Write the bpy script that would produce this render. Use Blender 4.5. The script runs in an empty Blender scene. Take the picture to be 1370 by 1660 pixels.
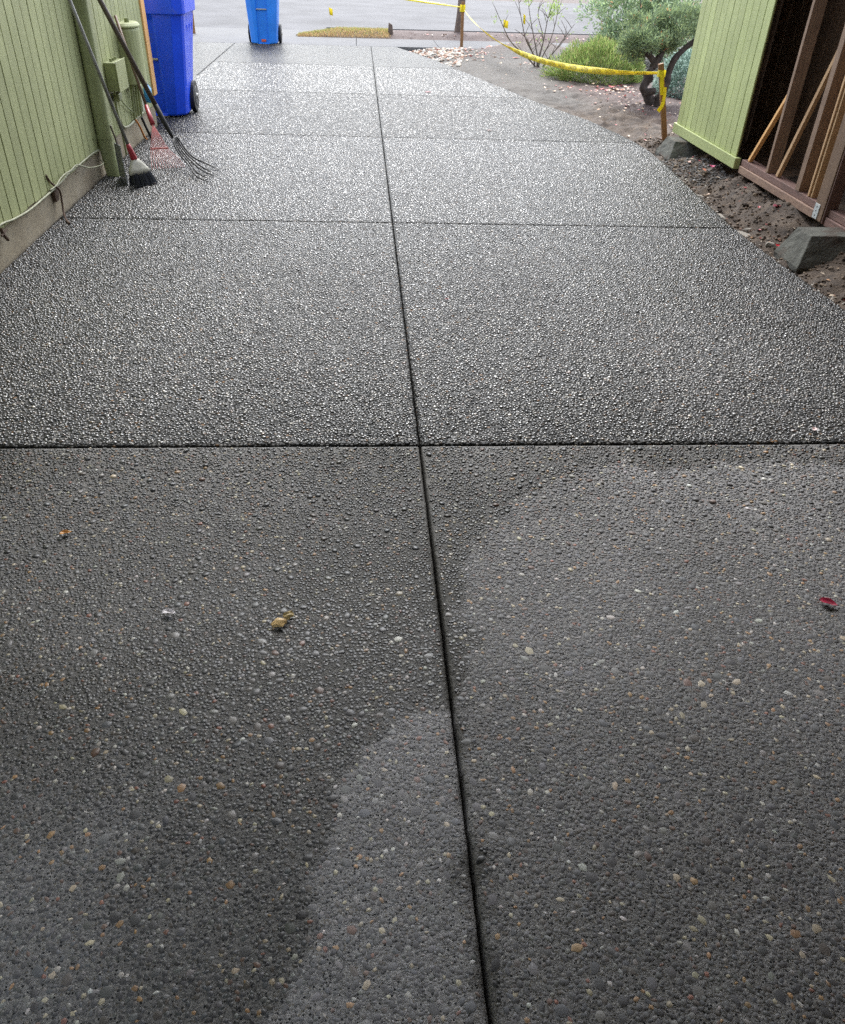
import bpy, math, random
import numpy as np
from mathutils import Vector, Matrix

# ------------------------------------------------------------------ camera, sky, sun, exposure
sc = bpy.context.scene
C = sc.collection
CAM_H = 1.6
cam_d = bpy.data.cameras.new('camera')
cam = bpy.data.objects.new('camera', cam_d); C.objects.link(cam)
cam_d.sensor_fit = 'HORIZONTAL'; cam_d.sensor_width = 36.0; cam_d.lens = 1262.0 / 1370.0 * 36.0
cam_d.shift_x = 0.0022; cam_d.clip_start = 0.05; cam_d.clip_end = 2000
cam.matrix_world = Matrix(((0.99731948, 0.01129467, -0.07229306, 0),
                           (-0.06493129, 0.59208394, -0.80325621, 0),
                           (0.03373104, 0.80579714, 0.59123023, CAM_H),
                           (0, 0, 0, 1)))
sc.camera = cam

SUN_EL, SUN_AZ = math.radians(50), math.radians(2)      # azimuth from +Y towards +X
w = bpy.data.worlds.new('World'); sc.world = w; w.use_nodes = True
nt = w.node_tree; nt.nodes.clear()
sky = nt.nodes.new('ShaderNodeTexSky'); sky.sky_type = 'NISHITA'; sky.sun_disc = False
sky.sun_elevation = SUN_EL; sky.sun_rotation = SUN_AZ; sky.air_density = 1.0; sky.dust_density = 1.2; sky.ozone_density = 1.0
hs = nt.nodes.new('ShaderNodeHueSaturation'); hs.inputs['Saturation'].default_value = 0.42
bg = nt.nodes.new('ShaderNodeBackground'); bg.inputs['Strength'].default_value = 0.12
wo = nt.nodes.new('ShaderNodeOutputWorld')
nt.links.new(sky.outputs[0], hs.inputs['Color']); nt.links.new(hs.outputs[0], bg.inputs['Color']); nt.links.new(bg.outputs[0], wo.inputs[0])

sd = bpy.data.lights.new('sun', 'SUN'); sd.energy = 1.5; sd.angle = math.radians(40); sd.color = (1.0, 0.985, 0.965)
sun = bpy.data.objects.new('sun', sd); C.objects.link(sun)
sdir = Vector((math.sin(SUN_AZ) * math.cos(SUN_EL), math.cos(SUN_AZ) * math.cos(SUN_EL), math.sin(SUN_EL)))
sun.rotation_euler = (-sdir).to_track_quat('-Z', 'Y').to_euler()
sun.location = (0, 0, 30)

sc.view_settings.view_transform = 'Standard'; sc.view_settings.look = 'None'
sc.view_settings.gamma = 1.0; sc.view_settings.exposure = 2.0
sc.render.engine = 'CYCLES'
sc.cycles.use_denoising = False
sc.cycles.max_bounces = 8
sc.cycles.sample_clamp_indirect = 6.0

random.seed(7); rng = np.random.default_rng(11)

# ------------------------------------------------------------------ material helpers
def mat(name):
    m = bpy.data.materials.new(name); m.use_nodes = True
    n = m.node_tree; p = n.nodes['Principled BSDF']
    return m, n, p
def N(n, t, **kw):
    x = n.nodes.new(t)
    for k, v in kw.items():
        if k in x.inputs: x.inputs[k].default_value = v
        else: setattr(x, k, v)
    return x
def L(n, a, b): n.links.new(a, b)
def ramp(n, fac, stops, interp='LINEAR'):
    r = n.nodes.new('ShaderNodeValToRGB'); cr = r.color_ramp; cr.interpolation = interp
    while len(cr.elements) < len(stops): cr.elements.new(0.5)
    for e, (p, c) in zip(cr.elements, stops):
        e.position = p; e.color = (*c, 1) if len(c) == 3 else c
    L(n, fac, r.inputs[0]); return r
def mixc(n, fac, a, b, mode='MIX'):
    x = n.nodes.new('ShaderNodeMix'); x.data_type = 'RGBA'; x.blend_type = mode
    for s, v in ((x.inputs[0], fac), (x.inputs[6], a), (x.inputs[7], b)):
        if isinstance(v, (int, float)): s.default_value = v
        elif isinstance(v, tuple): s.default_value = (*v, 1) if len(v) == 3 else v
        else: L(n, v, s)
    return x.outputs[2]
def mixf(n, fac, a, b):
    x = n.nodes.new('ShaderNodeMix'); x.data_type = 'FLOAT'
    for s, v in ((x.inputs[0], fac), (x.inputs[2], a), (x.inputs[3], b)):
        if isinstance(v, (int, float)): s.default_value = v
        else: L(n, v, s)
    return x.outputs[0]
def math_(n, op, a, b=0.5):
    x = n.nodes.new('ShaderNodeMath'); x.operation = op
    for s, v in ((x.inputs[0], a), (x.inputs[1], b)):
        if isinstance(v, (int, float)): s.default_value = v
        else: L(n, v, s)
    return x.outputs[0]
def pos(n): return N(n, 'ShaderNodeNewGeometry').outputs['Position']
def noise(n, scale, detail=4, rough=0.55, vec=None):
    x = N(n, 'ShaderNodeTexNoise', Scale=scale, Detail=detail, Roughness=rough)
    L(n, vec if vec is not None else pos(n), x.inputs['Vector']); return x.outputs['Fac']
def bump(n, h, strength=0.4, dist=0.01, prev=None):
    b = N(n, 'ShaderNodeBump', Strength=strength, Distance=dist); L(n, h, b.inputs['Height'])
    if prev is not None: L(n, prev, b.inputs['Normal'])
    return b.outputs[0]
def attr(n, name): return N(n, 'ShaderNodeAttribute', attribute_name=name)

def simple(name, col, rough=0.6, var=0.25, scale=8.0, bmp=0.15, bscale=60.0, metal=0.0, dirt=None, stretch=None):
    m, n, p = mat(name)
    v = pos(n)
    if stretch:
        mp = N(n, 'ShaderNodeMapping'); mp.inputs['Scale'].default_value = stretch; L(n, v, mp.inputs[0]); v = mp.outputs[0]
    f = noise(n, scale, 5, 0.6, v)
    lo = tuple(c * (1 - var) for c in col); hi = tuple(min(1, c * (1 + var)) for c in col)
    c = ramp(n, f, [(0.3, lo), (0.7, hi)]).outputs[0]
    if dirt:
        f2 = noise(n, dirt[1], 6, 0.7, v)
        r2 = ramp(n, f2, [(dirt[2], (0, 0, 0)), (dirt[2] + 0.12, (1, 1, 1))]).outputs[0]
        c = mixc(n, r2, c, dirt[0])
    L(n, c, p.inputs['Base Color']); p.inputs['Roughness'].default_value = rough; p.inputs['Metallic'].default_value = metal
    if bmp: L(n, bump(n, noise(n, bscale, 4, 0.6, v), bmp, 0.01), p.inputs['Normal'])
    return m

M = {}
# concrete with sand and stones: dry / wet by the 'wet' attribute
def wet_finish(n, p, col, wet, normal=None, dry_rough=0.85, wet_rough=0.22, dark=0.42, spec=0.32, coat=0.12):
    c = mixc(n, wet, col, mixc(n, 1.0, col, (dark, dark * 0.975, dark * 0.88), 'MULTIPLY'))
    L(n, c, p.inputs['Base Color'])
    L(n, mixf(n, wet, dry_rough, wet_rough), p.inputs['Roughness'])
    p.inputs['Specular IOR Level'].default_value = spec; L(n, math_(n, 'MULTIPLY', wet, coat), p.inputs['Coat Weight']); p.inputs['Coat Roughness'].default_value = 0.12
    if normal is not None:
        L(n, normal, p.inputs['Normal']); L(n, normal, p.inputs['Coat Normal'])

STONES = [(0.00, (0.015, 0.016, 0.018)), (0.18, (0.05, 0.053, 0.058)), (0.34, (0.13, 0.135, 0.145)), (0.46, (0.09, 0.085, 0.075)),
          (0.56, (0.22, 0.22, 0.22)), (0.68, (0.10, 0.115, 0.13)), (0.78, (0.34, 0.34, 0.345)), (0.88, (0.16, 0.12, 0.09)), (0.91, (0.60, 0.59, 0.57)), (0.98, (0.36, 0.20, 0.09))]
def make_aggregate(name='exposed_aggregate', spec=0.12, coat=0.03):
    m, n, p = mat(name)
    v = pos(n)
    wet = attr(n, 'wet').outputs['Fac']
    dn = N(n, 'ShaderNodeTexNoise', Scale=55.0, Detail=2); L(n, v, dn.inputs['Vector'])
    vv = N(n, 'ShaderNodeVectorMath', operation='MULTIPLY_ADD'); L(n, dn.outputs['Color'], vv.inputs[0]); vv.inputs[1].default_value = (0.006,) * 3; L(n, v, vv.inputs[2])
    vo = N(n, 'ShaderNodeTexVoronoi', Scale=64.0, Randomness=1.0); L(n, vv.outputs[0], vo.inputs['Vector'])
    sep = N(n, 'ShaderNodeSeparateColor'); L(n, vo.outputs['Color'], sep.inputs[0])
    stone = ramp(n, sep.outputs[0], STONES, 'CONSTANT').outputs[0]
    gap = ramp(n, vo.outputs['Distance'], [(0.30, (0, 0, 0)), (0.62, (1, 1, 1))]).outputs[0]
    mort = ramp(n, noise(n, 300, 3), [(0.3, (0.03, 0.03, 0.029)), (0.7, (0.09, 0.09, 0.088))]).outputs[0]
    c = mixc(n, gap, stone, mort)
    big = noise(n, 0.9, 4, 0.6)
    c = mixc(n, 1.0, c, ramp(n, big, [(0.3, (0.78,) * 3), (0.7, (1.12,) * 3)]).outputs[0], 'MULTIPLY')
    h = ramp(n, vo.outputs['Distance'], [(0.0, (1, 1, 1)), (0.35, (0.82,) * 3), (0.75, (0, 0, 0))]).outputs[0]
    h2 = math_(n, 'MULTIPLY', h, mixf(n, sep.outputs[1], 0.25, 1.0))
    nb = bump(n, h2, 1.0, 0.016)
    nb = bump(n, noise(n, 22, 3), 0.25, 0.012, nb)
    c = mixc(n, 1.0, c, (0.85, 0.85, 0.87), 'MULTIPLY'); wet_finish(n, p, c, wet, nb, 0.85, 0.42, 0.45, spec, coat)
    return m
def make_mortar():
    m, n, p = mat('sandy_cement')
    wet = attr(n, 'wet').outputs['Fac']
    v = pos(n)
    vo = N(n, 'ShaderNodeTexVoronoi', Scale=300.0); L(n, v, vo.inputs['Vector'])
    sep = N(n, 'ShaderNodeSeparateColor'); L(n, vo.outputs['Color'], sep.inputs[0])
    sand = ramp(n, sep.outputs[0], [(0, (0.05, 0.05, 0.05)), (0.22, (0.16, 0.158, 0.155)), (0.5, (0.30, 0.295, 0.285)), (0.78, (0.42, 0.415, 0.40)), (0.94, (0.62, 0.60, 0.55))], 'CONSTANT').outputs[0]
    vo2 = N(n, 'ShaderNodeTexVoronoi', Scale=170.0); L(n, v, vo2.inputs['Vector'])
    sep2 = N(n, 'ShaderNodeSeparateColor'); L(n, vo2.outputs['Color'], sep2.inputs[0])
    grit = ramp(n, sep2.outputs[0], [(0, (0.04, 0.042, 0.046)), (0.4, (0.13, 0.13, 0.13)), (0.75, (0.24, 0.22, 0.19))], 'CONSTANT').outputs[0]
    isg = math_(n, 'MULTIPLY', math_(n, 'GREATER_THAN', sep2.outputs[1], 0.62), math_(n, 'LESS_THAN', vo2.outputs['Distance'], 0.42))
    c = mixc(n, 0.58, sand, ramp(n, noise(n, 90, 4), [(0.3, (0.30, 0.294, 0.302)), (0.7, (0.46, 0.453, 0.468))]).outputs[0])
    c = mixc(n, isg, c, grit)
    c = mixc(n, 1.0, c, ramp(n, noise(n, 2.2, 5, 0.6), [(0.3, (0.80, 0.80, 0.78)), (0.7, (1.15, 1.15, 1.15))]).outputs[0], 'MULTIPLY')
    nb = bump(n, noise(n, 260, 3), 0.8, 0.004)
    nb = bump(n, noise(n, 60, 3), 0.6, 0.010, nb)
    wet_finish(n, p, c, wet, nb, 0.9, 0.5, 0.27, 0.14, 0.03)
    return m
def make_pebble(name='river_pebbles', rough=0.38, coat=0.08, dark=0.32):
    m, n, p = mat(name)
    c = attr(n, 'col').outputs['Color']; wet = attr(n, 'wet').outputs['Fac']
    c = mixc(n, 1.0, c, ramp(n, noise(n, 420, 3), [(0.3, (0.8,) * 3), (0.7, (1.2,) * 3)]).outputs[0], 'MULTIPLY')
    dusty = mixc(n, 0.40, c, (0.46, 0.45, 0.465))
    c = mixc(n, wet, dusty, c)
    wet_finish(n, p, c, wet, bump(n, noise(n, 500, 2), 0.25, 0.001), 0.75, rough, dark, 0.5, coat)
    return m
M['aggregate'] = make_aggregate(); M['aggregate_far'] = make_aggregate('far_aggregate', 0.17, 0.06); M['mortar'] = make_mortar(); M['pebble'] = make_pebble(); M['pebble_wet'] = make_pebble('rain_wet_pebbles', 0.24, 0.9, 0.45); M['pebble_far'] = make_pebble('far_wet_pebbles', 0.33, 0.35, 0.45); M['pebble_wet'].node_tree.nodes['Principled BSDF'].inputs['Specular IOR Level'].default_value = 0.8

def make_plain_concrete(name, col, rough, scale=120):
    m, n, p = mat(name)
    f = noise(n, 3.0, 6, 0.65); f2 = noise(n, scale, 3)
    c = ramp(n, f, [(0.25, tuple(x * 0.7 for x in col)), (0.75, tuple(x * 1.2 for x in col))]).outputs[0]
    c = mixc(n, 0.5, c, mixc(n, f2, tuple(x * 0.6 for x in col), tuple(min(1, x * 1.4) for x in col)))
    L(n, c, p.inputs['Base Color']); p.inputs['Roughness'].default_value = rough; p.inputs['Specular IOR Level'].default_value = 0.2
    L(n, bump(n, f2, 0.35, 0.004), p.inputs['Normal'])
    return m
M['walk'] = make_plain_concrete('sidewalk_concrete', (0.155, 0.155, 0.158), 0.8)
M['asphalt'] = simple('street_asphalt', (0.10, 0.10, 0.106), 0.7, 0.28, 0.9, 0.6, 35, dirt=((0.055, 0.055, 0.06), 7, 0.62)); M['asphalt'].node_tree.nodes['Principled BSDF'].inputs['Specular IOR Level'].default_value = 0.15
M['pier'] = simple('pier_concrete', (0.10, 0.10, 0.083), 0.9, 0.45, 7, 0.7, 60, dirt=((0.07, 0.052, 0.038), 6, 0.52))
M['chunk'] = make_plain_concrete('old_concrete', (0.30, 0.275, 0.235), 0.9, 90)
def make_foundation():
    m, n, p = mat('foundation_concrete')
    f = noise(n, 2.5, 6, 0.7)
    c = ramp(n, f, [(0.2, (0.22, 0.175, 0.115)), (0.5, (0.37, 0.31, 0.215)), (0.8, (0.46, 0.41, 0.32))]).outputs[0]
    c = mixc(n, ramp(n, noise(n, 30, 5, 0.7), [(0.55, (0, 0, 0)), (0.72, (1, 1, 1))]).outputs[0], c, (0.17, 0.15, 0.12))
    L(n, c, p.inputs['Base Color']); p.inputs['Roughness'].default_value = 0.85
    L(n, bump(n, noise(n, 70, 4), 0.4, 0.006), p.inputs['Normal']); return m
M['foundation'] = make_foundation()

def make_paint(name, col, wear):
    m, n, p = mat(name)
    v = pos(n); mp = N(n, 'ShaderNodeMapping'); mp.inputs['Scale'].default_value = (6, 6, 0.7); L(n, v, mp.inputs[0])
    g = noise(n, 9, 6, 0.65, mp.outputs[0])
    c = ramp(n, g, [(0.25, tuple(x * 0.80 for x in col)), (0.7, tuple(x * 1.08 for x in col))]).outputs[0]
    oi = N(n, 'ShaderNodeObjectInfo')
    c = mixc(n, 1.0, c, ramp(n, oi.outputs['Random'], [(0, (0.90,) * 3), (1, (1.07,) * 3)]).outputs[0], 'MULTIPLY')
    s = ramp(n, noise(n, 14, 6, 0.75, mp.outputs[0]), [(wear, (0, 0, 0)), (wear + 0.1, (1, 1, 1))]).outputs[0]
    c = mixc(n, math_(n, 'MULTIPLY', s, 0.75), c, (0.11, 0.11, 0.075))
    blot = ramp(n, noise(n, 1.6, 5, 0.6), [(0.35, (0.85, 0.86, 0.82)), (0.65, (1.05, 1.05, 1.05))]).outputs[0]
    c = mixc(n, 1.0, c, blot, 'MULTIPLY')
    L(n, c, p.inputs['Base Color']); p.inputs['Roughness'].default_value = 0.55
    L(n, bump(n, noise(n, 40, 5, 0.6, mp.outputs[0]), 0.25, 0.004), p.inputs['Normal'])
    return m
M['green_old'] = make_paint('aged_green_paint', (0.395, 0.42, 0.205), 0.62)
M['green_new'] = make_paint('green_paint', (0.47, 0.525, 0.215), 0.74)
M['green_metal'] = simple('green_painted_metal', (0.25, 0.275, 0.13), 0.45, 0.18, 9, 0.1, 40, dirt=((0.10, 0.10, 0.06), 12, 0.62))
M['black'] = simple('black_groove', (0.012, 0.013, 0.010), 0.9, 0.3, 20, 0.0)

def make_wood(name, col, dark, axis_scale, rough=0.7, nails=0):
    m, n, p = mat(name)
    oi = N(n, 'ShaderNodeObjectInfo'); v = pos(n)
    mp = N(n, 'ShaderNodeMapping'); mp.inputs['Scale'].default_value = axis_scale; L(n, v, mp.inputs[0])
    g = noise(n, 18, 6, 0.7, mp.outputs[0]); big = noise(n, 4, 5, 0.6)
    c = ramp(n, g, [(0.3, dark), (0.55, col), (0.8, tuple(min(1, x * 1.3) for x in col))]).outputs[0]
    c = mixc(n, ramp(n, big, [(0.4, (0, 0, 0)), (0.7, (0.6,) * 3)]).outputs[0], c, dark)
    L(n, c, p.inputs['Base Color']); p.inputs['Roughness'].default_value = rough
    L(n, bump(n, g, 0.35, 0.004), p.inputs['Normal']); return m
M['wood_orange'] = make_wood('fresh_lumber', (0.86, 0.50, 0.20), (0.72, 0.37, 0.13), (8, 8, 0.6))
M['wood_tan'] = make_wood('tan_lumber', (0.58, 0.37, 0.19), (0.38, 0.22, 0.11), (8, 8, 0.6))
M['wood_grey'] = make_wood('weathered_lumber', (0.31, 0.20, 0.13), (0.15, 0.09, 0.058), (8, 8, 0.6))
M['wood_brown'] = make_wood('stained_lumber', (0.24, 0.15, 0.09), (0.11, 0.065, 0.04), (8, 8, 0.6))
M['wood_red'] = make_wood('redwood_sill', (0.23, 0.13, 0.105), (0.12, 0.07, 0.055), (8, 0.6, 8))
M['wood_worn'] = make_wood('worn_sill_face', (0.34, 0.22, 0.15), (0.17, 0.095, 0.075), (8, 0.7, 6))
M['wood_dark'] = make_wood('dark_sheathing', (0.22, 0.14, 0.088), (0.10, 0.062, 0.04), (8, 8, 0.6), 0.9)
M['stake'] = make_wood('stake_wood', (0.30, 0.155, 0.06), (0.17, 0.08, 0.03), (10, 10, 0.7))
M['trunk'] = simple('bark', (0.055, 0.042, 0.036), 0.9, 0.5, 14, 0.8, 30)
M['trunk_street'] = simple('street_tree_bark', (0.15, 0.11, 0.09), 0.9, 0.4, 14, 0.8, 30)
M['twig'] = simple('twig_bark', (0.15, 0.12, 0.10), 0.85, 0.3, 30, 0.2)
M['roof_wood'] = simple('roof_boards', (0.26, 0.20, 0.14), 0.85, 0.25, 4, 0.2)
M['handle_dark'] = make_wood('dark_handle', (0.085, 0.06, 0.045), (0.045, 0.032, 0.025), (20, 20, 1.5), 0.5)
M['handle_grey'] = simple('grey_handle', (0.21, 0.205, 0.19), 0.45, 0.35, 9, 0.1)
M['handle_brown'] = make_wood('brown_handle', (0.16, 0.09, 0.05), (0.08, 0.045, 0.025), (20, 20, 1.5), 0.5)
M['iron'] = simple('dark_iron', (0.012, 0.0115, 0.0115), 0.7, 0.3, 40, 0.0, 200)
M['red_plastic'] = simple('red_plastic', (0.30, 0.018, 0.03), 0.4, 0.2, 20, 0.0)
M['red_wire'] = simple('pink_red_wire', (0.55, 0.16, 0.15), 0.45, 0.2, 20, 0.0)
M['cream'] = simple('cream_plastic', (0.46, 0.44, 0.36), 0.5, 0.12, 20, 0.05)
M['bristle'] = simple('black_bristles', (0.012, 0.014, 0.022), 0.5, 0.4, 60, 0.0)
M['pan'] = simple('grey_dustpan', (0.30, 0.31, 0.33), 0.25, 0.15, 10, 0.0, metal=0.4)
M['blue1'] = simple('blue_cart_plastic', (0.010, 0.085, 0.95), 0.35, 0.12, 5, 0.05, 180, dirt=((0.06, 0.11, 0.55), 9, 0.60))
M['blue2'] = simple('light_blue_cart_plastic', (0.02, 0.22, 0.80), 0.4, 0.12, 5, 0.05, 180)
M['tyre'] = simple('black_rubber', (0.018, 0.018, 0.02), 0.6, 0.3, 40, 0.1)
M['hub'] = simple('grey_hub', (0.05, 0.05, 0.055), 0.5, 0.3, 40, 0.0)
M['steel'] = simple('dull_steel', (0.42, 0.41, 0.39), 0.4, 0.2, 40, 0.05, metal=0.8)
M['orange_plastic'] = simple('orange_red_plastic', (0.60, 0.10, 0.03), 0.5, 0.1, 20, 0.0)
M['cable'] = simple('painted_cable', (0.30, 0.30, 0.20), 0.6, 0.2, 20, 0.1)
M['rust'] = simple('rusty_iron', (0.085, 0.05, 0.03), 0.8, 0.4, 40, 0.3)
M['orange_cord'] = simple('orange_cord', (0.55, 0.20, 0.03), 0.5, 0.2, 20, 0.0)
M['sky_blue'] = simple('light_blue_plastic', (0.05, 0.30, 0.62), 0.35, 0.15, 30, 0.1)
M['white_plastic'] = simple('pale_plastic', (0.50, 0.52, 0.40), 0.5, 0.15, 30, 0.1)
M['plate'] = simple('galvanized_plate', (0.55, 0.58, 0.57), 0.5, 0.15, 60, 0.05, metal=0.2)
M['ink'] = simple('black_ink', (0.03, 0.025, 0.01), 0.6, 0.1, 10, 0.0)
def make_tape():
    m, n, p = mat('yellow_tape')
    c = ramp(n, noise(n, 6, 4), [(0.3, (0.86, 0.72, 0.02)), (0.7, (0.92, 0.80, 0.04))]).outputs[0]
    L(n, c, p.inputs['Base Color']); p.inputs['Roughness'].default_value = 0.35
    t = N(n, 'ShaderNodeBsdfTranslucent'); L(n, c, t.inputs['Color'])
    mx = N(n, 'ShaderNodeMixShader'); mx.inputs[0].default_value = 0.35
    L(n, p.outputs[0], mx.inputs[1]); L(n, t.outputs[0], mx.inputs[2])
    L(n, mx.outputs[0], n.nodes['Material Output'].inputs[0]); return m
M['tape'] = make_tape()
def make_leaf(name, rough=0.5, trans=0.35, gain=1.0):
    m, n, p = mat(name)
    c = mixc(n, 1.0, attr(n, 'col').outputs['Color'], (gain, gain, gain), 'MULTIPLY')
    L(n, c, p.inputs['Base Color']); p.inputs['Roughness'].default_value = rough
    t = N(n, 'ShaderNodeBsdfTranslucent'); L(n, c, t.inputs['Color'])
    mx = N(n, 'ShaderNodeMixShader'); mx.inputs[0].default_value = trans
    L(n, p.outputs[0], mx.inputs[1]); L(n, t.outputs[0], mx.inputs[2])
    L(n, mx.outputs[0], n.nodes['Material Output'].inputs[0]); return m
M['leaf'] = make_leaf('leaf', 0.5, 0.45, 2.0); M['litter'] = make_leaf('fallen_leaf', 0.45, 0.15)
def make_dirt():
    m, n, p = mat('bare_soil')
    mu = attr(n, 'mulch').outputs['Fac']; sand = attr(n, 'sand').outputs['Fac']
    f = noise(n, 9, 8, 0.7); g = noise(n, 55, 5, 0.7); gg = noise(n, 160, 3)
    soil = ramp(n, f, [(0.3, (0.026, 0.017, 0.011)), (0.5, (0.075, 0.051, 0.033)), (0.75, (0.16, 0.115, 0.075))]).outputs[0]
    sandc = ramp(n, f, [(0.3, (0.070, 0.061, 0.051)), (0.7, (0.125, 0.112, 0.096))]).outputs[0]
    muc = ramp(n, g, [(0.3, (0.045, 0.030, 0.028)), (0.6, (0.13, 0.088, 0.078)), (0.8, (0.24, 0.17, 0.14))]).outputs[0]
    c = mixc(n, sand, soil, sandc); c = mixc(n, mu, c, muc)
    c = mixc(n, 1.0, c, ramp(n, gg, [(0.3, (0.7,) * 3), (0.7, (1.25,) * 3)]).outputs[0], 'MULTIPLY')
    L(n, c, p.inputs['Base Color']); p.inputs['Roughness'].default_value = 0.8
    nb = bump(n, g, 0.8, 0.02); nb = bump(n, gg, 0.6, 0.006, nb); L(n, nb, p.inputs['Normal']); return m
M['dirt'] = make_dirt()
def make_clod():
    m, n, p = mat('loose_clods'); c = attr(n, 'col').outputs['Color']
    c = mixc(n, 1.0, c, ramp(n, noise(n, 120, 4), [(0.3, (0.7,) * 3), (0.7, (1.3,) * 3)]).outputs[0], 'MULTIPLY')
    L(n, c, p.inputs['Base Color']); p.inputs['Roughness'].default_value = 0.85
    L(n, bump(n, noise(n, 150, 4), 0.5, 0.004), p.inputs['Normal']); return m
M['clod'] = make_clod()

# ------------------------------------------------------------------ object helpers
def setp(o, label=None, cat=None, group=None, kind=None):
    for k, v in (('label', label), ('category', cat), ('group', group), ('kind', kind)):
        if v: o[k] = v
    return o
def thing(name, label, cat, loc=(0, 0, 0), group=None):
    o = bpy.data.objects.new(name, None); C.objects.link(o); o.location = loc; o.empty_display_size = 0.1
    return setp(o, label, cat, group)
def base_of(root):
    b = Vector((0, 0, 0))
    while root is not None: b += root.location; root = root.parent
    return b
class MB:
    def __init__(s): s.v = []; s.f = []
    def add(s, vs, fs):
        k = len(s.v); s.v += [tuple(x) for x in vs]; s.f += [tuple(i + k for i in f) for f in fs]; return s
    def box(s, x0, x1, y0, y1, z0, z1):
        return s.add([(x0, y0, z0), (x1, y0, z0), (x1, y1, z0), (x0, y1, z0), (x0, y0, z1), (x1, y0, z1), (x1, y1, z1), (x0, y1, z1)],
                     [(0, 3, 2, 1), (4, 5, 6, 7), (0, 1, 5, 4), (1, 2, 6, 5), (2, 3, 7, 6), (3, 0, 4, 7)])
    def hexa(s, lo, hi):            # four bottom and four top points
        return s.add(list(lo) + list(hi), [(0, 3, 2, 1), (4, 5, 6, 7), (0, 1, 5, 4), (1, 2, 6, 5), (2, 3, 7, 6), (3, 0, 4, 7)])
    def loft(s, rings, cap=True):
        n = len(rings[0]); k = len(s.v)
        for r in rings: s.v += [tuple(p) for p in r]
        for i in range(len(rings) - 1):
            for j in range(n):
                a = k + i * n + j; b = k + i * n + (j + 1) % n
                s.f.append((a, b, b + n, a + n))
        if cap:
            s.f.append(tuple(k + j for j in range(n))[::-1]); s.f.append(tuple(k + (len(rings) - 1) * n + j for j in range(n)))
        return s
    def tube(s, pts, rad, n=8):
        pts = [Vector(p) for p in pts]; rings = []
        if not isinstance(rad, (list, tuple)): rad = [rad] * len(pts)
        t0 = (pts[1] - pts[0]).normalized(); up = Vector((0, 0, 1)) if abs(t0.z) < 0.9 else Vector((1, 0, 0))
        u = t0.cross(up).normalized()
        for i, p in enumerate(pts):
            t = (pts[min(i + 1, len(pts) - 1)] - pts[max(i - 1, 0)]).normalized()
            u = (u - t * u.dot(t)).normalized(); v = t.cross(u)
            rings.append([p + (u * math.cos(2 * math.pi * j / n) + v * math.sin(2 * math.pi * j / n)) * rad[i] for j in range(n)])
        return s.loft(rings)
    def bar(s, a, b, wx, wy, side=(1, 0, 0)):    # straight bar with rectangular section
        a = Vector(a); b = Vector(b); t = (b - a).normalized(); u = Vector(side); u = (u - t * u.dot(t)).normalized(); v = t.cross(u)
        q = [(-1, -1), (1, -1), (1, 1), (-1, 1)]
        return s.loft([[p + u * wx / 2 * i + v * wy / 2 * j for i, j in q] for p in (a, b)])
    def build(s, name, m, root=None, smooth=False, bevel=0.0, kind=None, segs=2):
        b = base_of(root)
        me = bpy.data.meshes.new(name); me.from_pydata([(x - b.x, y - b.y, z - b.z) for x, y, z in s.v], [], s.f)
        me.validate(); me.update()
        me.materials.append(m)
        if smooth: me.polygons.foreach_set('use_smooth', [True] * len(me.polygons))
        o = bpy.data.objects.new(name, me); C.objects.link(o); o.parent = root
        if bevel:
            bv = o.modifiers.new('bevel', 'BEVEL'); bv.width = bevel; bv.segments = segs; bv.limit_method = 'ANGLE'
        if kind: o['kind'] = kind
        return o
def spline(pts, n=8):
    pts = [Vector(p) for p in pts]; out = []
    for i in range(len(pts) - 1):
        p0 = pts[max(i - 1, 0)]; p1 = pts[i]; p2 = pts[i + 1]; p3 = pts[min(i + 2, len(pts) - 1)]
        for k in range(n):
            t = k / n
            out.append(0.5 * ((2 * p1) + (p2 - p0) * t + (2 * p0 - 5 * p1 + 4 * p2 - p3) * t * t + (3 * p1 - p0 - 3 * p2 + p3) * t ** 3))
    out.append(pts[-1]); return out
def fast_mesh(name, verts, faces_flat, counts, m, root=None, attrs=None, smooth=True, kind=None, link=True):
    b = base_of(root)
    verts = np.asarray(verts, np.float32) - np.array(b, np.float32)
    counts = np.asarray(counts, np.int32)
    me = bpy.data.meshes.new(name)
    me.vertices.add(len(verts)); me.vertices.foreach_set('co', verts.ravel())
    me.loops.add(len(faces_flat)); me.loops.foreach_set('vertex_index', np.asarray(faces_flat, np.int32))
    me.polygons.add(len(counts)); st = np.zeros(len(counts), np.int32); st[1:] = np.cumsum(counts)[:-1]
    me.polygons.foreach_set('loop_start', st)
    me.polygons.foreach_set('use_smooth', np.full(len(counts), smooth))
    for k, a in (attrs or {}).items():
        a = np.asarray(a, np.float32)
        if a.ndim == 1:
            at = me.attributes.new(k, 'FLOAT', 'POINT'); at.data.foreach_set('value', a)
        else:
            at = me.attributes.new(k, 'FLOAT_COLOR', 'POINT')
            at.data.foreach_set('color', np.concatenate([a, np.ones((len(a), 1), np.float32)], 1).ravel())
    me.update(calc_edges=True); me.materials.append(m)
    o = bpy.data.objects.new(name, me)
    if link: C.objects.link(o)
    o.parent = root
    if kind: o['kind'] = kind
    return o
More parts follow.
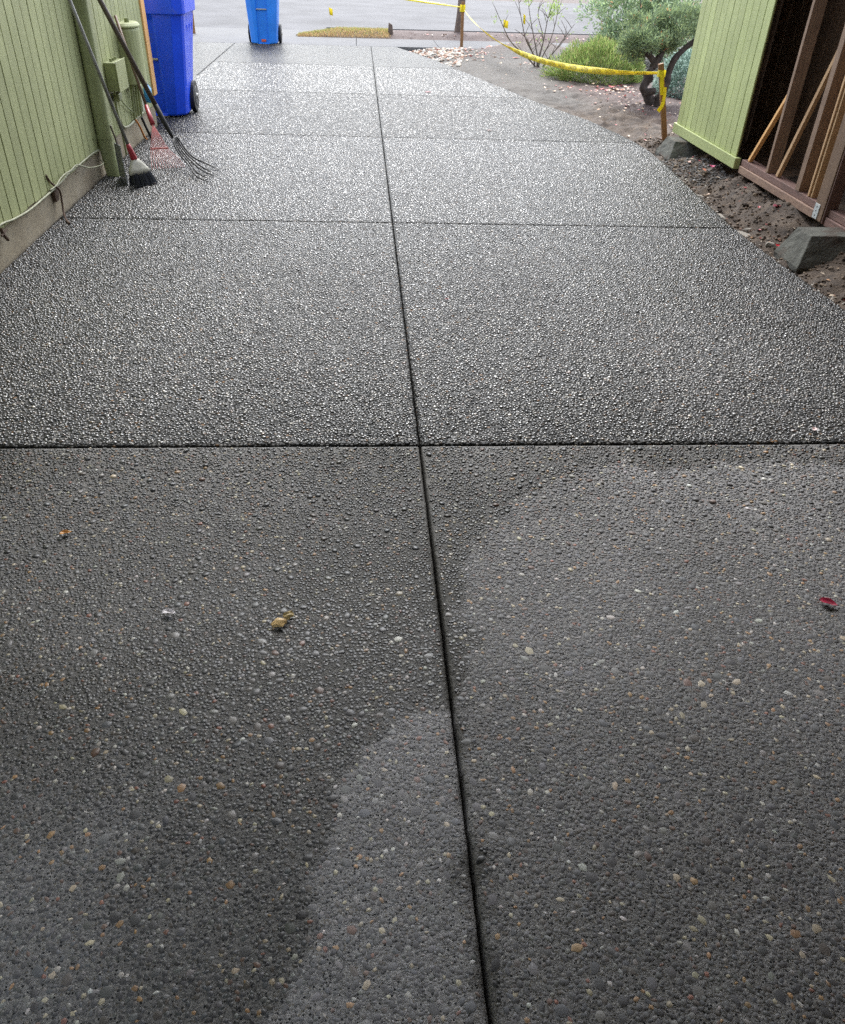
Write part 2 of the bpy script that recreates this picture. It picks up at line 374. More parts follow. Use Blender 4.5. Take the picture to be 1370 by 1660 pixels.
def vnoise(x, y, seed=0):
    xi = np.floor(x).astype(np.int64); yi = np.floor(y).astype(np.int64); fx = x - xi; fy = y - yi
    fx = fx * fx * (3 - 2 * fx); fy = fy * fy * (3 - 2 * fy)
    def h(a, b):
        k = (a * 374761393 + b * 668265263 + seed * 974711) & 0xffffffff
        k = ((k ^ (k >> 13)) * 1274126177) & 0xffffffff
        return ((k ^ (k >> 16)) & 0xffff) / 65535.0
    return (h(xi, yi) * (1 - fx) + h(xi + 1, yi) * fx) * (1 - fy) + (h(xi, yi + 1) * (1 - fx) + h(xi + 1, yi + 1) * fx) * fy
def fbm(x, y, seed=0, oct=4):
    t = 0; a = 0.5
    for i in range(oct):
        t = t + a * vnoise(x * 2 ** i, y * 2 ** i, seed + i); a *= 0.5
    return t
def sdf_poly(x, y, P):
    P = np.array(P); d = np.full(x.shape, 1e9); ins = np.zeros(x.shape, bool)
    for i in range(len(P)):
        a = P[i]; b = P[(i + 1) % len(P)]; e = b - a
        t = np.clip(((x - a[0]) * e[0] + (y - a[1]) * e[1]) / (e @ e), 0, 1)
        d = np.minimum(d, np.hypot(x - a[0] - t * e[0], y - a[1] - t * e[1]))
        c = (a[1] > y) != (b[1] > y)
        ins ^= c & (x < a[0] + (y - a[1]) / (e[1] if e[1] != 0 else 1e-9) * e[0])
    return np.where(ins, -d, d)
def sstep(a, b, x):
    t = np.clip((x - a) / (b - a), 0, 1); return t * t * (3 - 2 * t)

# where the slab has dried off under the roof
DRY_R = [(0.90, 2.44), (0.69, 2.38), (0.52, 2.2), (0.40, 2.06), (0.33, 1.84), (0.30, 1.65), (0.27, 1.41), (0.25, 1.1), (0.245, 0.2), (2.6, 0.2), (2.6, 2.2), (1.6, 2.5)]
DRY_L = [(0.20, 1.29), (0.09, 1.27), (-0.03, 1.21), (-0.08, 1.07), (-0.08, 0.99), (-0.10, 0.88), (-0.13, 0.75), (-0.19, 0.6), (-0.28, 0.3), (0.20, 0.2)]
def wetness(x, y):
    wob = (fbm(x * 9, y * 9, 3, 4) - 0.47) * 0.14 + (fbm(x * 45, y * 45, 4, 3) - 0.45) * 0.05
    mott = fbm(x * 2.5, y * 2.5, 9, 3)
    dR = (1 - sstep(-0.025, 0.02, sdf_poly(x, y, DRY_R) + wob)) * (0.50 + 0.35 * mott)  # dry patch, its dryness cut back to stand in for dimmer light here
    dL = (1 - sstep(-0.025, 0.02, sdf_poly(x, y, DRY_L) + wob)) * (0.80 + 0.3 * mott)
    l2 = (1 - sstep(0.2, 1.1, np.hypot(x + 0.75, (y - 3.1) * 0.9) + wob * 2)) * 0.25
    l3 = (1 - sstep(0.2, 1.0, np.hypot(x - 1.75, (y - 3.2) * 0.8) + wob * 2)) * 0.40
    big = 0.25 * sstep(0.45, 0.7, fbm(x * 1.1 + 4, y * 1.1, 21, 4)) * (1 - sstep(4.5, 7.0, y))
    lft = (0.30 + 0.35 * (mott - 0.4)) * (1 - sstep(0.8, 2.1, y + wob * 3)) * (x < 0.2)
    l1 = 0.62 * (1 - sstep(0.1, 0.55, np.hypot(x + 0.72, (y - 0.75) * 0.9) + wob * 2))
    dry = np.maximum.reduce([dR, dL, l1, l2, l3, big, lft])
    return np.clip(1 - dry, 0, 1)

# ------------------------------------------------------------------ driveway
EDGE = [(-4.0, 2.76), (4.12, 2.73), (4.98, 2.70), (5.67, 2.70), (6.73, 2.77), (7.6, 2.84), (8.2, 2.86), (8.74, 2.82), (9.67, 2.65), (10.95, 2.25), (12.85, 1.78), (15.11, 1.23), (16.9, 0.68)]
def edge_x(y): return np.interp(y, [e[0] for e in EDGE], [e[1] for e in EDGE])
def walk_y(x): return 16.72 + 0.075 * x          # front edge of the sidewalk
drive = thing('driveway', 'wet exposed aggregate concrete driveway running from the carport to the street', None); del drive['label']
drive['kind'] = 'structure'
GAP = 0.0045
def panel(x0, x1f, y0, y1, step, m, y1f=None):
    e = np.array([0, 0, 0.0025, 0.007, 0.02])
    def coords(n0, n1, st):
        L_ = n1 - n0; k = max(2, int((L_ - 0.04) / st)); inner = np.linspace(0.02, L_ - 0.02, k + 1)
        return np.concatenate([e[:-1], inner, (L_ - e[:-1])[::-1]]) / L_
    xr = x1f(np.array([y0]))[0] if callable(x1f) else x1f
    U = coords(0, xr - x0, step); V = coords(0, y1 - y0, step)
    nu, nv = len(U), len(V)
    prof = np.array([-0.10, -0.012, -0.005, -0.0012, 0.0])
    def pz(n):
        z = np.zeros(n); z[:5] = prof; z[-5:] = prof[::-1]; return z
    uu, vv = np.meshgrid(U, V)
    yy = y0 + vv * (y1 - y0)
    xx = x0 + uu * ((x1f(yy) if callable(x1f) else x1f) - x0)
    if y1f is not None: yy = y0 + vv * (y1f(xx) - y0)
    zz = np.minimum(pz(nu)[None, :], pz(nv)[:, None])
    ej = (zz > -0.09) & (zz < -0.0001)
    xx = xx + np.where(ej, (fbm(xx * 40, yy * 40, 15, 3) - 0.45) * 0.004, 0); yy = yy + np.where(ej, (fbm(xx * 40, yy * 40, 16, 3) - 0.45) * 0.004, 0)
    zz = zz + np.where(zz > -0.004, (fbm(xx * 3, yy * 3, 5, 3) - 0.45) * 0.004, 0)
    vs = np.stack([xx, yy, zz], -1).reshape(-1, 3)
    i = np.arange(nu * nv).reshape(nv, nu)
    q = np.stack([i[:-1, :-1], i[:-1, 1:], i[1:, 1:], i[1:, :-1]], -1).reshape(-1, 4)
    wt = wetness(vs[:, 0], vs[:, 1])
    o = fast_mesh('concrete_panel', vs, q.ravel(), np.full(len(q), 4), m, drive, {'wet': wt})
    return o
ROWS = [-3.28, -0.33, 2.62, 5.60, 8.53, 11.20, 13.90, 16.9]
CX = 0.222
panels = {}
for r in range(len(ROWS) - 1):
    g_ = 0.004 if r <= 1 else (0.003 if r == 2 else 0.002); y0, y1 = ROWS[r] + (0.0045 if r <= 3 else 0.003), ROWS[r + 1] - (0.0045 if r <= 2 else 0.003)
    xl = -2.05 if r < 5 else -2.235
    st = 0.02 if r in (1, 2) else 0.06
    m = M['mortar'] if r == 1 else M['aggregate_far' if r >= 6 else 'aggregate']
    last = (r == len(ROWS) - 2)
    f = (lambda x: walk_y(x) - 0.006) if last else None
    panels[r, 0] = panel(xl, CX - g_, y0, y1, st, m, f)
    panels[r, 1] = panel(CX + g_, (lambda y: edge_x(y)), y0, y1, st, m, f)
panel(-5.2, -2.06, 9.0, 12.44, 0.1, M['aggregate_far'])
panel(-5.2, -2.245, 12.452, 16.4, 0.1, M['aggregate_far'], lambda x: walk_y(x) - 0.006)

PAL = np.array([(0.016, 0.017, 0.020), (0.036, 0.039, 0.044), (0.07, 0.075, 0.082), (0.12, 0.126, 0.134), (0.19, 0.193, 0.20), (0.10, 0.115, 0.135), (0.11, 0.12, 0.105), (0.13, 0.105, 0.08),
                (0.24, 0.235, 0.225), (0.15, 0.075, 0.045), (0.42, 0.24, 0.09), (0.55, 0.48, 0.33), (0.62, 0.60, 0.56), (0.30, 0.11, 0.06)])
PW = np.array([13, 13, 13, 13, 10, 9, 7, 9, 8, 3.6, 2.6, 3.4, 2.2, 1.0]); PW = PW / PW.sum()
def in_view(x, y): return (x > -0.95 - 0.42 * y) & (x < 1.2 + 0.47 * y)
def pebble_field(x0, x1f, y0, y1, pitch, rmin, rmax, nbig, rbig, prof, n, root, hs_=(0.30, 0.62), gain=1.0, tilt=0.22, m='pebble', dk=1.0, flush=False, grey=0.0):
    xmax = 3.0
    gx = np.arange(x0, xmax, pitch); gy = np.arange(y0, y1, pitch * 0.866)
    X, Y = np.meshgrid(gx, gy); X[1::2] += pitch / 2
    X = X + rng.uniform(-0.36, 0.36, X.shape) * pitch; Y = Y + rng.uniform(-0.36, 0.36, Y.shape) * pitch
    X = X.ravel(); Y = Y.ravel()
    R = rmin + (rmax - rmin) * rng.beta(1.6, 2.2, X.size)
    keep = rng.random(X.size) < (0.74 + 0.20 * sstep(0.8, 1.8, Y))
    area = (y1 - y0) * (2.2)
    bx = rng.uniform(x0, xmax, nbig); by = rng.uniform(y0, y1, nbig); br = rng.uniform(*rbig, nbig)
    # clear small stones under big ones on a lookup grid
    gridn = {}
    ok = np.ones(nbig, bool)
    cs = 0.03
    for i in range(nbig):
        ci, cj = int(bx[i] // cs), int(by[i] // cs)
        for a in (-1, 0, 1):
            for b in (-1, 0, 1):
                for j in gridn.get((ci + a, cj + b), ()):
                    if (bx[i] - bx[j]) ** 2 + (by[i] - by[j]) ** 2 < (br[i] + br[j]) ** 2 * 0.9: ok[i] = False
        if ok[i]: gridn.setdefault((ci, cj), []).append(i)
    gi = (X // cs).astype(int); gj = (Y // cs).astype(int)
    code = gi * 100000 + gj
    order = np.argsort(code); cod = code[order]
    for i in np.nonzero(ok)[0]:
        ci, cj = int(bx[i] // cs), int(by[i] // cs)
        for a in (-1, 0, 1):
            for b in (-1, 0, 1):
                k = (ci + a) * 100000 + cj + b
                s, e = np.searchsorted(cod, k), np.searchsorted(cod, k + 1)
                ids = order[s:e]
                keep[ids[(X[ids] - bx[i]) ** 2 + (Y[ids] - by[i]) ** 2 < (br[i] * 0.85 + R[ids] * 0.6) ** 2]] = False
    X = np.concatenate([X[keep], bx[ok]]); Y = np.concatenate([Y[keep], by[ok]]); R = np.concatenate([R[keep], br[ok]])
    s = in_view(X, Y) & (X > x0 + R + 0.004) & (X < x1f(Y) - R - 0.004) & (Y > y0 + R + 0.006) & (Y < y1 - R - 0.006)
    X, Y, R = X[s], Y[s], R[s]; K = len(X)
    asp = rng.uniform(0.48, 1.0, K); ang = rng.uniform(0, math.pi, K)
    H = R * (hs_[0] + (hs_[1] - hs_[0]) * rng.random(K))
    if flush:
        ff = sstep(1.5, 2.75, Y); H = rng.uniform(0.0002, 0.0007, K) * (1 - ff) + H * ff
    sink = H * rng.uniform(0.0, 0.3, K) - (0.0003 if flush else 0.0)
    nr = len(prof)
    th = np.arange(n) * 2 * math.pi / n
    jit = rng.uniform(0.70, 1.25, (K, n))
    tx = rng.uniform(-tilt, tilt, K); ty = rng.uniform(-tilt, tilt, K)
    V = np.zeros((K, n * nr + 1, 3), np.float32)
    ca, sa = np.cos(ang), np.sin(ang)
    for k, (pr, pz) in enumerate(prof):
        lx = np.cos(th + k * 0.3)[None] * pr * jit * R[:, None]; ly = np.sin(th + k * 0.3)[None] * pr * jit * (R * asp)[:, None]
        V[:, k * n:(k + 1) * n, 0] = lx * ca[:, None] - ly * sa[:, None]
        V[:, k * n:(k + 1) * n, 1] = lx * sa[:, None] + ly * ca[:, None]
        V[:, k * n:(k + 1) * n, 2] = pz * H[:, None]
    V[:, -1, 2] = H
    if flush: tx = tx * (0.1 + 0.9 * ff); ty = ty * (0.1 + 0.9 * ff)
    V[:, :, 2] += tx[:, None] * V[:, :, 0] + ty[:, None] * V[:, :, 1]
    z0 = (fbm(X * 3, Y * 3, 5, 3) - 0.45) * 0.004
    V[:, :, 0] += X[:, None]; V[:, :, 1] += Y[:, None]; V[:, :, 2] += (z0 - sink)[:, None]
    nvp = n * nr + 1
    fl = []; cn = []
    for k in range(nr - 1):
        for j in range(n):
            fl += [k * n + j, k * n + (j + 1) % n, (k + 1) * n + (j + 1) % n, (k + 1) * n + j]; cn.append(4)
    for j in range(n):
        fl += [(nr - 1) * n + j, (nr - 1) * n + (j + 1) % n, n * nr]; cn.append(3)
    F = (np.array(fl)[None, :] + (np.arange(K) * nvp)[:, None]).ravel()
    idx = rng.choice(len(PAL), K, p=PW); cols = PAL[idx] * np.where(idx < 8, dk, 1.0)[:, None] * rng.uniform(0.9, 1.5, (K, 1)) * rng.uniform(0.94, 1.06, (K, 3)) * gain
    lum = cols.mean(1, keepdims=True); cols = cols * (1 - grey) + lum * grey  # grey and gain put the far rows' wet sheen into the stone colour
    wt = wetness(X, Y)
    o = fast_mesh('exposed_pebbles', V.reshape(-1, 3), F, np.tile(cn, K), M[m], root,
                  {'col': np.repeat(cols, nvp, 0), 'wet': np.repeat(wt, nvp)}, True, 'stuff')
    return K
near = [(1.0, -0.5), (0.84, 0.80)]
far = [(1.0, -0.30), (0.76, 0.70)]
kk = 0
for side, xa, xf in ((0, -2.05, lambda y: np.full_like(y, CX - GAP)), (1, CX + GAP, edge_x)):
    kk += pebble_field(xa, xf, 0.36, 2.62 - GAP, 0.0119, 0.0042, 0.0090, 2600, (0.0085, 0.0150), near, 5, panels[1, side], (0.35, 0.65), 1.05, 0.20, 'pebble', 0.62, True)
    kk += pebble_field(xa, xf, 2.62 + GAP, 5.60 - GAP, 0.0158, 0.0050, 0.0088, 4000, (0.008, 0.0125), far, 5, panels[2, side], (0.34, 0.66), 1.0, 0.22, 'pebble_wet', 1.0, False, 0.55)
    kk += pebble_field(xa, xf, 5.60 + GAP, 8.53 - GAP, 0.0215, 0.0066, 0.0112, 1500, (0.010, 0.014), far, 4, panels[3, side], (0.24, 0.46), 1.2, 0.17, 'pebble_wet', 1.0, False, 0.7)
    kk += pebble_field(xa, xf, 8.53 + GAP, 11.20 - GAP, 0.031, 0.0095, 0.0155, 10, (0.012, 0.016), far, 4, panels[4, side], (0.14, 0.30), 1.3, 0.16, 'pebble_far', 1.0, False, 0.8)
    kk += pebble_field(xa - (0.18 if side == 0 else 0), xf, 11.20 + GAP, 13.90 - GAP, 0.040, 0.012, 0.019, 10, (0.014, 0.018), far, 4, panels[5, side], (0.08, 0.18), 1.3, 0.10, 'pebble_far', 1.0, False, 0.8)
print('pebbles', kk)

# ------------------------------------------------------------------ ground, sidewalk, street
def dens(lo, hi, a, b, fine, coarse):
    x = [lo]
    while x[-1] < hi:
        p = x[-1]; d = max(a - p, p - b, 0)
        x.append(p + min(coarse, fine + d * 0.25))
    return np.array(x)
def pave_strip_box(name, xs, y0f, y1f, z0, z1, m, root):
    o = MB()
    for xa, xb in zip(xs[:-1], xs[1:]):
        q = MB(); xa += 0.004; xb -= 0.004
        q.hexa([(xa, y0f(xa), z0), (xb, y0f(xb), z0), (xb, y1f(xb), z0), (xa, y1f(xa), z0)], [(xa, y0f(xa), z1), (xb, y0f(xb), z1), (xb, y1f(xb), z1), (xa, y1f(xa), z1)])
        q.build(name, m, root, bevel=0.006)
GX = dens(-250, 250, 2.4, 5.2, 0.035, 30); GY = dens(-60, 400, 4.0, 12.5, 0.04, 30)
xx, yy = np.meshgrid(GX, GY)
ex = edge_x(yy)
dist = xx - ex
under = (dist < 0.0) & (xx > -6) & (yy < 16.9)
bed = (dist >= 0) & (yy < walk_y(xx)) & (yy > -5) & (xx < 30)
zz = np.full(xx.shape, -0.02)
b1 = (fbm(xx * 2.2, yy * 2.2, 31, 4) - 0.47) * 0.10 + (fbm(xx * 9, yy * 9, 37, 4) - 0.47) * 0.11
trench = -0.055 + 0.085 * sstep(0.05, 0.5, dist)
zz = np.where(bed, np.where(yy < 9.5, trench, -0.03 + 0.05 * sstep(0, 1.2, dist)) + b1 * sstep(-0.02, 0.15, dist) * (1 - 0.5 * sstep(10, 13, yy)), zz)
mound = 0.22 * np.exp(-((xx - 3.2) ** 2 + (yy - 17.0) ** 2) / 0.5)
zz = np.where(bed, zz + mound, zz)
zz = zz + np.where(bed, 0.05 * sstep(3.02, 3.22, xx) * (yy < 6.9) * (yy > 3), 0)
zz = np.where(under, -0.14, zz)
zz = np.where(yy > walk_y(xx) - 0.05, -0.15, zz)
vs = np.stack([xx, yy, zz], -1).reshape(-1, 3)
i = np.arange(xx.size).reshape(xx.shape)
q = np.stack([i[:-1, :-1], i[:-1, 1:], i[1:, 1:], i[1:, :-1]], -1).reshape(-1, 4)
mul = sstep(0.55, 1.3, xx - ex - 0.35 * (fbm(xx * 1.5, yy * 1.5, 41, 3) - 0.5)) * (yy > 8.6) * (1 - sstep(12.0, 13.0, yy - 0.3 * xx + 1.0))
mul = mul + (yy > 16.2) * 0.6 * (dist > 1.4)
snd = sstep(10.0, 11.5, yy + 0.3 * (fbm(xx * 2, yy * 2, 43, 3) - 0.5)) * (1 - np.clip(mul, 0, 1))
g = fast_mesh('ground', vs, q.ravel(), np.full(len(q), 4), M['dirt'], None, {'mulch': np.clip(mul, 0, 1).ravel(), 'sand': snd.ravel()}, True, 'structure')

walk = thing('sidewalk', None, None); walk['kind'] = 'structure'
pave_strip_box('paving_slab', [-14 + 1.55 * k for k in range(20)], walk_y, lambda x: walk_y(x) + 1.38, -0.1, 0.0, M['walk'], walk)
apron = MB(); ya = lambda x: walk_y(x) + 1.388
apron.hexa([(-9, ya(-9), -0.12), (-1.25, ya(-1.25), -0.12), (-0.75, ya(0) + 2.0, -0.12), (-9, ya(-9) + 2.1, -0.12)],
           [(-9, ya(-9), -0.002), (-1.25, ya(-1.25), -0.002), (-0.75, ya(0) + 2.0, -0.055), (-9, ya(-9) + 2.1, -0.055)])
o = apron.build('driveway_apron', M['walk'], bevel=0.01); o['kind'] = 'structure'
sm = MB(); GXs = np.linspace(-120, 120, 121); ys = np.linspace(0, 1, 12)
V = []; F = []
for b_, t in enumerate(ys):
    for x in GXs:
        a0 = walk_y(0) + 0.075 * np.clip(x, -20, 20) + 3.35
        V.append((x, a0 + t * 13, -0.06 + 0.12 * math.sin(math.pi * t)))
for b_ in range(11):
    for a in range(120):
        k = b_ * 121 + a; F.append((k, k + 1, k + 122, k + 121))
sm.add(V, F); o = sm.build('street', M['asphalt'], smooth=True); o['kind'] = 'structure'
kerb = MB(); yk = lambda x: walk_y(x) + 3.2
kb = thing('kerb', None, None); kb['kind'] = 'structure'
for k in range(5):
    xa = -0.7 + 2.4 * k; xb = xa + 2.39; q = MB()
    q.hexa([(xa, yk(xa), -0.12), (xb, yk(xb), -0.12), (xb, yk(xb) + .15, -0.12), (xa, yk(xa) + .15, -0.12)], [(xa, yk(xa), 0.03), (xb, yk(xb), 0.03), (xb, yk(xb) + .13, 0.03), (xa, yk(xa) + .13, 0.03)])
    q.build('kerb_stone', M['walk'], kb, bevel=0.012)
# planting strip between sidewalk and street
strip = MB(); V = []; F = []; nx, ny = 90, 14
for b_ in range(ny + 1):
    for a in range(nx + 1):
        x = -1.25 + a / nx * 9.0; t = b_ / ny
        tip = min(1, max(0, (x + 1.3) / 0.9)); y0 = walk_y(x) + 1.39; y1 = y0 + 1.8 * tip ** 0.6
        V.append((x, y0 + t * (y1 - y0), -0.02 + 0.10 * tip * math.sin(math.pi * min(1, t * 1.4 + 0.05)) * (0.75 + 0.5 * random.random()) * (t < .72) + (t >= .72) * 0.03))
for b_ in range(ny):
    for a in range(nx):
        k = b_ * (nx + 1) + a; F.append((k, k + 1, k + nx + 2, k + nx + 1))
V = np.array(V); F = np.array(F)
fast_mesh('planting_strip', V, F.ravel(), np.full(len(F), 4), M['dirt'], None, {'mulch': sstep(0.4, 0.8, V[:, 0]), 'sand': np.zeros(len(V))}, True, 'structure')

# ------------------------------------------------------------------ leaves / blades in bulk
def leaf_cloud(name, P, D, length, width, cols, m, root=None, kind=None, curl=0.25):
    P = np.asarray(P); D = np.asarray(D) / np.linalg.norm(D, axis=1, keepdims=True); K = len(P)
    a = rng.normal(size=(K, 3)); S = np.cross(D, a); S /= np.linalg.norm(S, axis=1, keepdims=True); Nn = np.cross(S, D)
    l = np.broadcast_to(np.asarray(length, float), (K,))[:, None]; w_ = np.broadcast_to(np.asarray(width, float), (K,))[:, None]
    V = np.stack([P, P + D * l * 0.5 + S * w_ * 0.5 + Nn * l * curl * 0.25, P + D * l + Nn * l * curl * -0.2, P + D * l * 0.5 - S * w_ * 0.5 + Nn * l * curl * 0.25], 1)
    i = np.arange(K) * 4
    F = np.stack([i, i + 1, i + 2, i, i + 2, i + 3], 1).ravel()
    return fast_mesh(name, V.reshape(-1, 3), F, np.full(2 * K, 3), m, root, {'col': np.repeat(cols, 4, 0)}, False, kind)
def mixcols(K, base, var=0.3, extra=None, pe=0.0):
    base = np.array(base); c = base[rng.integers(0, len(base), K)] * rng.uniform(1 - var, 1 + var, (K, 1))
    if extra is not None:
        s = rng.random(K) < pe; e = np.array(extra); c[s] = e[rng.integers(0, len(e), s.sum())]
    return c

K = 7000
gx = rng.uniform(-1.2, 0.62, K); tip = np.clip((gx + 1.3) / 0.9, 0, 1); t = rng.uniform(0.0, 0.75, K)
gy = walk_y(gx) + 1.40 + t * 1.8 * tip ** 0.6
gz = -0.02 + 0.10 * tip * np.sin(np.pi * np.minimum(1, t * 1.4 + 0.05))
d = np.stack([rng.normal(0, 0.35, K), rng.normal(0, 0.35, K), np.ones(K)], 1)
cg = mixcols(K, [(0.16, 0.20, 0.05), (0.20, 0.21, 0.07), (0.27, 0.21, 0.10)], 0.3)
s = rng.random(K) > t * 2.2; cg[s] = mixcols(s.sum(), [(0.30, 0.23, 0.12), (0.25, 0.17, 0.09)], 0.3)
o = leaf_cloud('grass', np.stack([gx, gy, gz], 1), d, rng.uniform(0.03, 0.075, K), 0.008, cg, M['leaf'], None, 'stuff')
setp(o, 'patchy green and brown grass at the end of the planting strip', 'grass')

# ------------------------------------------------------------------ house wall on the left
WX = -2.05
house = thing('house_wall', 'sage green vertical board house wall on a concrete foundation, behind the leaning tools', 'wall', (WX, 0, 0))
WB, WE = -3.4, 8.82
MB().box(WX - 0.16, WX - 0.014, WB, WE + 0.1, -0.12, 0.195).build('foundation', M['foundation'], house, bevel=0.006)
MB().box(WX - 0.14, WX - 0.0125, WB, WE, 0.197, 2.71).build('backing', M['black'], house)
bm = None; pitch = 0.1278; k = 0; y = WE
while y - pitch > WB:
    gap = 0.009
    if bm is None:
        q = MB().box(WX - 0.012, WX + 0.006, y - pitch + gap, y, 0.19, 2.70)
        ob = q.build('board', M['green_old'], house, bevel=0.0025, segs=1); bm = ob; yb = y
    else:
        ob = bm.copy(); C.objects.link(ob); ob.parent = house; ob.location = (random.uniform(-0.0012, 0.0012), y - yb, random.uniform(-0.006, 0.006))
    y -= pitch
MB().box(WX - 0.05, WX + 0.022, WE + 0.003, WE + 0.145, 0.27, 2.45).build('corner_board', M['wood_orange'], house, bevel=0.003)['label'] = 'bare orange wood corner board'
MB().box(WX - 3.2, WX - 0.16, WE - 0.1, WE + 0.04, -0.1, 2.45).build('end_wall', M['green_old'], house)

ds = thing('downspout', 'thick green painted downspout standing against the house wall by the broom', 'downspout', (-1.985, 6.80, 0))
def rrect(cx, cy, hx, hy, z, r=0.03, n=4):
    out = []
    for qx, qy, a0 in ((1, 1, 0), (-1, 1, 90), (-1, -1, 180), (1, -1, 270)):
        for k in range(n):
            a = math.radians(a0 + 90 * k / (n - 1)); out.append((cx + qx * (hx - r) + r * math.cos(a), cy + qy * (hy - r) + r * math.sin(a), z))
    return out
MB().loft([rrect(-1.985 + dx, 6.80, 0.056, 0.068, z) for z, dx in ((0.0, 0.018), (0.06, 0.012), (0.14, 0.004), (0.22, 0.0), (1.0, 0), (2.4, 0))]).build('pipe', M['green_metal'], ds, smooth=False, bevel=0.004)
MB().loft([rrect(-1.985, 6.80, 0.060, 0.072, z, 0.03) for z in (0.275, 0.30)]).build('strap', M['green_metal'], ds)
MB().box(-2.048, -2.04, 6.66, 6.94, 0.272, 0.303).build('strap_tab', M['green_metal'], ds)

sb = thing('junction_box', 'small green painted junction box on the wall beside the pitchfork handle', 'utility box', (-2.0, 7.45, 0.52))
MB().box(WX + 0.007, WX + 0.098, 7.29, 7.58, 0.525, 0.73).build('box', M['green_metal'], sb, bevel=0.008)
MB().box(WX + 0.099, WX + 0.106, 7.283, 7.587, 0.518, 0.737).build('cover', M['green_old'], sb, bevel=0.003)
for dy in (0.04, 0.11, 0.18): MB().tube([(WX + 0.05, 7.33 + dy, 0.73), (WX + 0.05, 7.33 + dy, 0.75)], 0.012, 8).build('fitting', M['green_metal'], sb)
MB().box(WX + 0.02, WX + 0.07, 7.36, 7.46, 0.44, 0.50).build('wire_clamp', M['green_metal'], sb, bevel=0.01)
MB().tube(spline([(WX + 0.045, 7.40, 0.53), (WX + 0.06, 7.41, 0.50), (WX + 0.045, 7.41, 0.46)]), 0.008, 6).build('wire', M['cream'], sb)
MB().tube(spline([(WX + 0.04, 7.42, 0.45), (WX + 0.03, 7.55, 0.42), (WX + 0.03, 7.72, 0.34), (WX + 0.03, 7.98, 0.24)]), 0.006, 6).build('wire', M['green_metal'], sb)
MB().tube(spline([(WX + 0.04, 7.36, 0.53), (WX + 0.03, 7.37, 0.40), (WX + 0.03, 7.40, 0.25), (WX + 0.03, 7.42, 0.02)]), 0.009, 6).build('conduit', M['green_metal'], sb)

mb_ = thing('meter_enclosure', 'tall rounded green meter enclosure on the wall beside the bare corner board', 'utility box', (-2.0, 8.02, 0.5))
def dsec(z, s=1.0):
    out = [(WX + 0.007, 7.84 + 0.34 * (1 - s) / 2, z)]
    for k in range(13):
        a = -math.pi / 2 + math.pi * k / 12; out.append((WX + 0.06 + 0.10 * math.cos(a) * s, 8.01 + 0.17 * math.sin(a) * s, z))
    out.append((WX + 0.007, 8.18 - 0.34 * (1 - s) / 2, z)); return out
MB().loft([dsec(0.50), dsec(0.90), dsec(0.92, 0.96)]).build('housing', M['green_old'], mb_, bevel=0.003)
MB().loft([dsec(0.922, 1.05), dsec(0.935, 1.05), dsec(0.955, 0.9)]).build('cap', M['green_old'], mb_, bevel=0.003)
MB().tube([(WX + 0.07, 8.0, 0.955), (WX + 0.07, 8.0, 0.985)], 0.02, 10).build('knob', M['green_metal'], mb_)
for yy_, zb in ((7.88, 0.22), (7.95, 0.22), (8.04, 0.22), (8.13, 0.2)):
    MB().tube(spline([(WX + 0.05, yy_, 0.50), (WX + 0.04, yy_ + 0.01, 0.40), (WX + 0.03, yy_ + 0.015, zb)]), 0.011, 8).build('conduit', M['green_metal'], mb_)
MB().tube([(WX + 0.05, 7.9, 0.45), (WX + 0.05, 7.9, 0.50)], 0.022, 8).build('conduit_nut', M['green_metal'], mb_)

def cord(name, label, pts, r, m, cat='cable', n=6):
    o = MB().tube(spline(pts, 6), r, n).build(name, m, None, smooth=True); return setp(o, label, cat)
cord('cable', 'pale cable sagging along the bottom of the siding, left of the downspout', [(-2.03, 3.2, 0.205), (-2.03, 4.2, 0.225), (-2.035, 4.64, 0.225), (-2.03, 4.83, 0.205), (-2.025, 5.07, 0.19), (-2.03, 5.35, 0.187), (-2.03, 5.58, 0.19), (-2.032, 5.75, 0.195), (-2.032, 5.93, 0.208), (-2.03, 6.14, 0.21), (-2.034, 6.53, 0.21), (-2.034, 6.72, 0.20)], 0.0065, M['cable'])
cord('cable', 'thin pale cable loop twisted over the sagging cable above the rusty strap', [(-2.027, 5.50, 0.203), (-2.02, 5.6, 0.206), (-2.02, 5.72, 0.225), (-2.022, 5.83, 0.228), (-2.02, 5.95, 0.224), (-2.02, 6.1, 0.226), (-1.99, 6.23, 0.18), (-1.985, 6.45, 0.14), (-1.99, 6.62, 0.125), (-2.045, 6.72, 0.13)], 0.005, M['cable'])
cord('cable', 'pale cable bundle clipped under the meter enclosure behind the rake', [(-2.033, 7.44, 0.30), (-2.03, 7.50, 0.23), (-2.03, 7.61, 0.205), (-2.028, 7.76, 0.20), (-2.03, 8.01, 0.21), (-2.03, 8.24, 0.212), (-2.03, 8.45, 0.25)], 0.011, M['cable'])
cord('cord', 'orange cord hanging down the foundation behind the rake', [(-2.02, 7.9, 0.22), (-2.0, 7.92, 0.17), (-1.995, 7.97, 0.11), (-2.0, 8.06, 0.04), (-2.0, 8.12, 0.012)], 0.009, M['orange_cord'])
cord('hose_end', 'short black hose end standing against the foundation beside the rake', [(-2.01, 8.10, 0.2), (-1.99, 8.14, 0.10), (-1.975, 8.2, 0.012)], 0.012, M['iron'], 'hose')
jug = thing('plastic_bottle', 'light blue and white plastic bottle hanging by the corner board', 'bottle', (-1.99, 8.42, 0.27))
MB().loft([rrect(-1.995, 8.42, hx, hx * 1.5, z, hx * 0.6) for z, hx in ((0.275, 0.02), (0.28, 0.03), (0.39, 0.032), (0.42, 0.014), (0.43, 0.012))]).build('body', M['sky_blue'], jug, smooth=True)
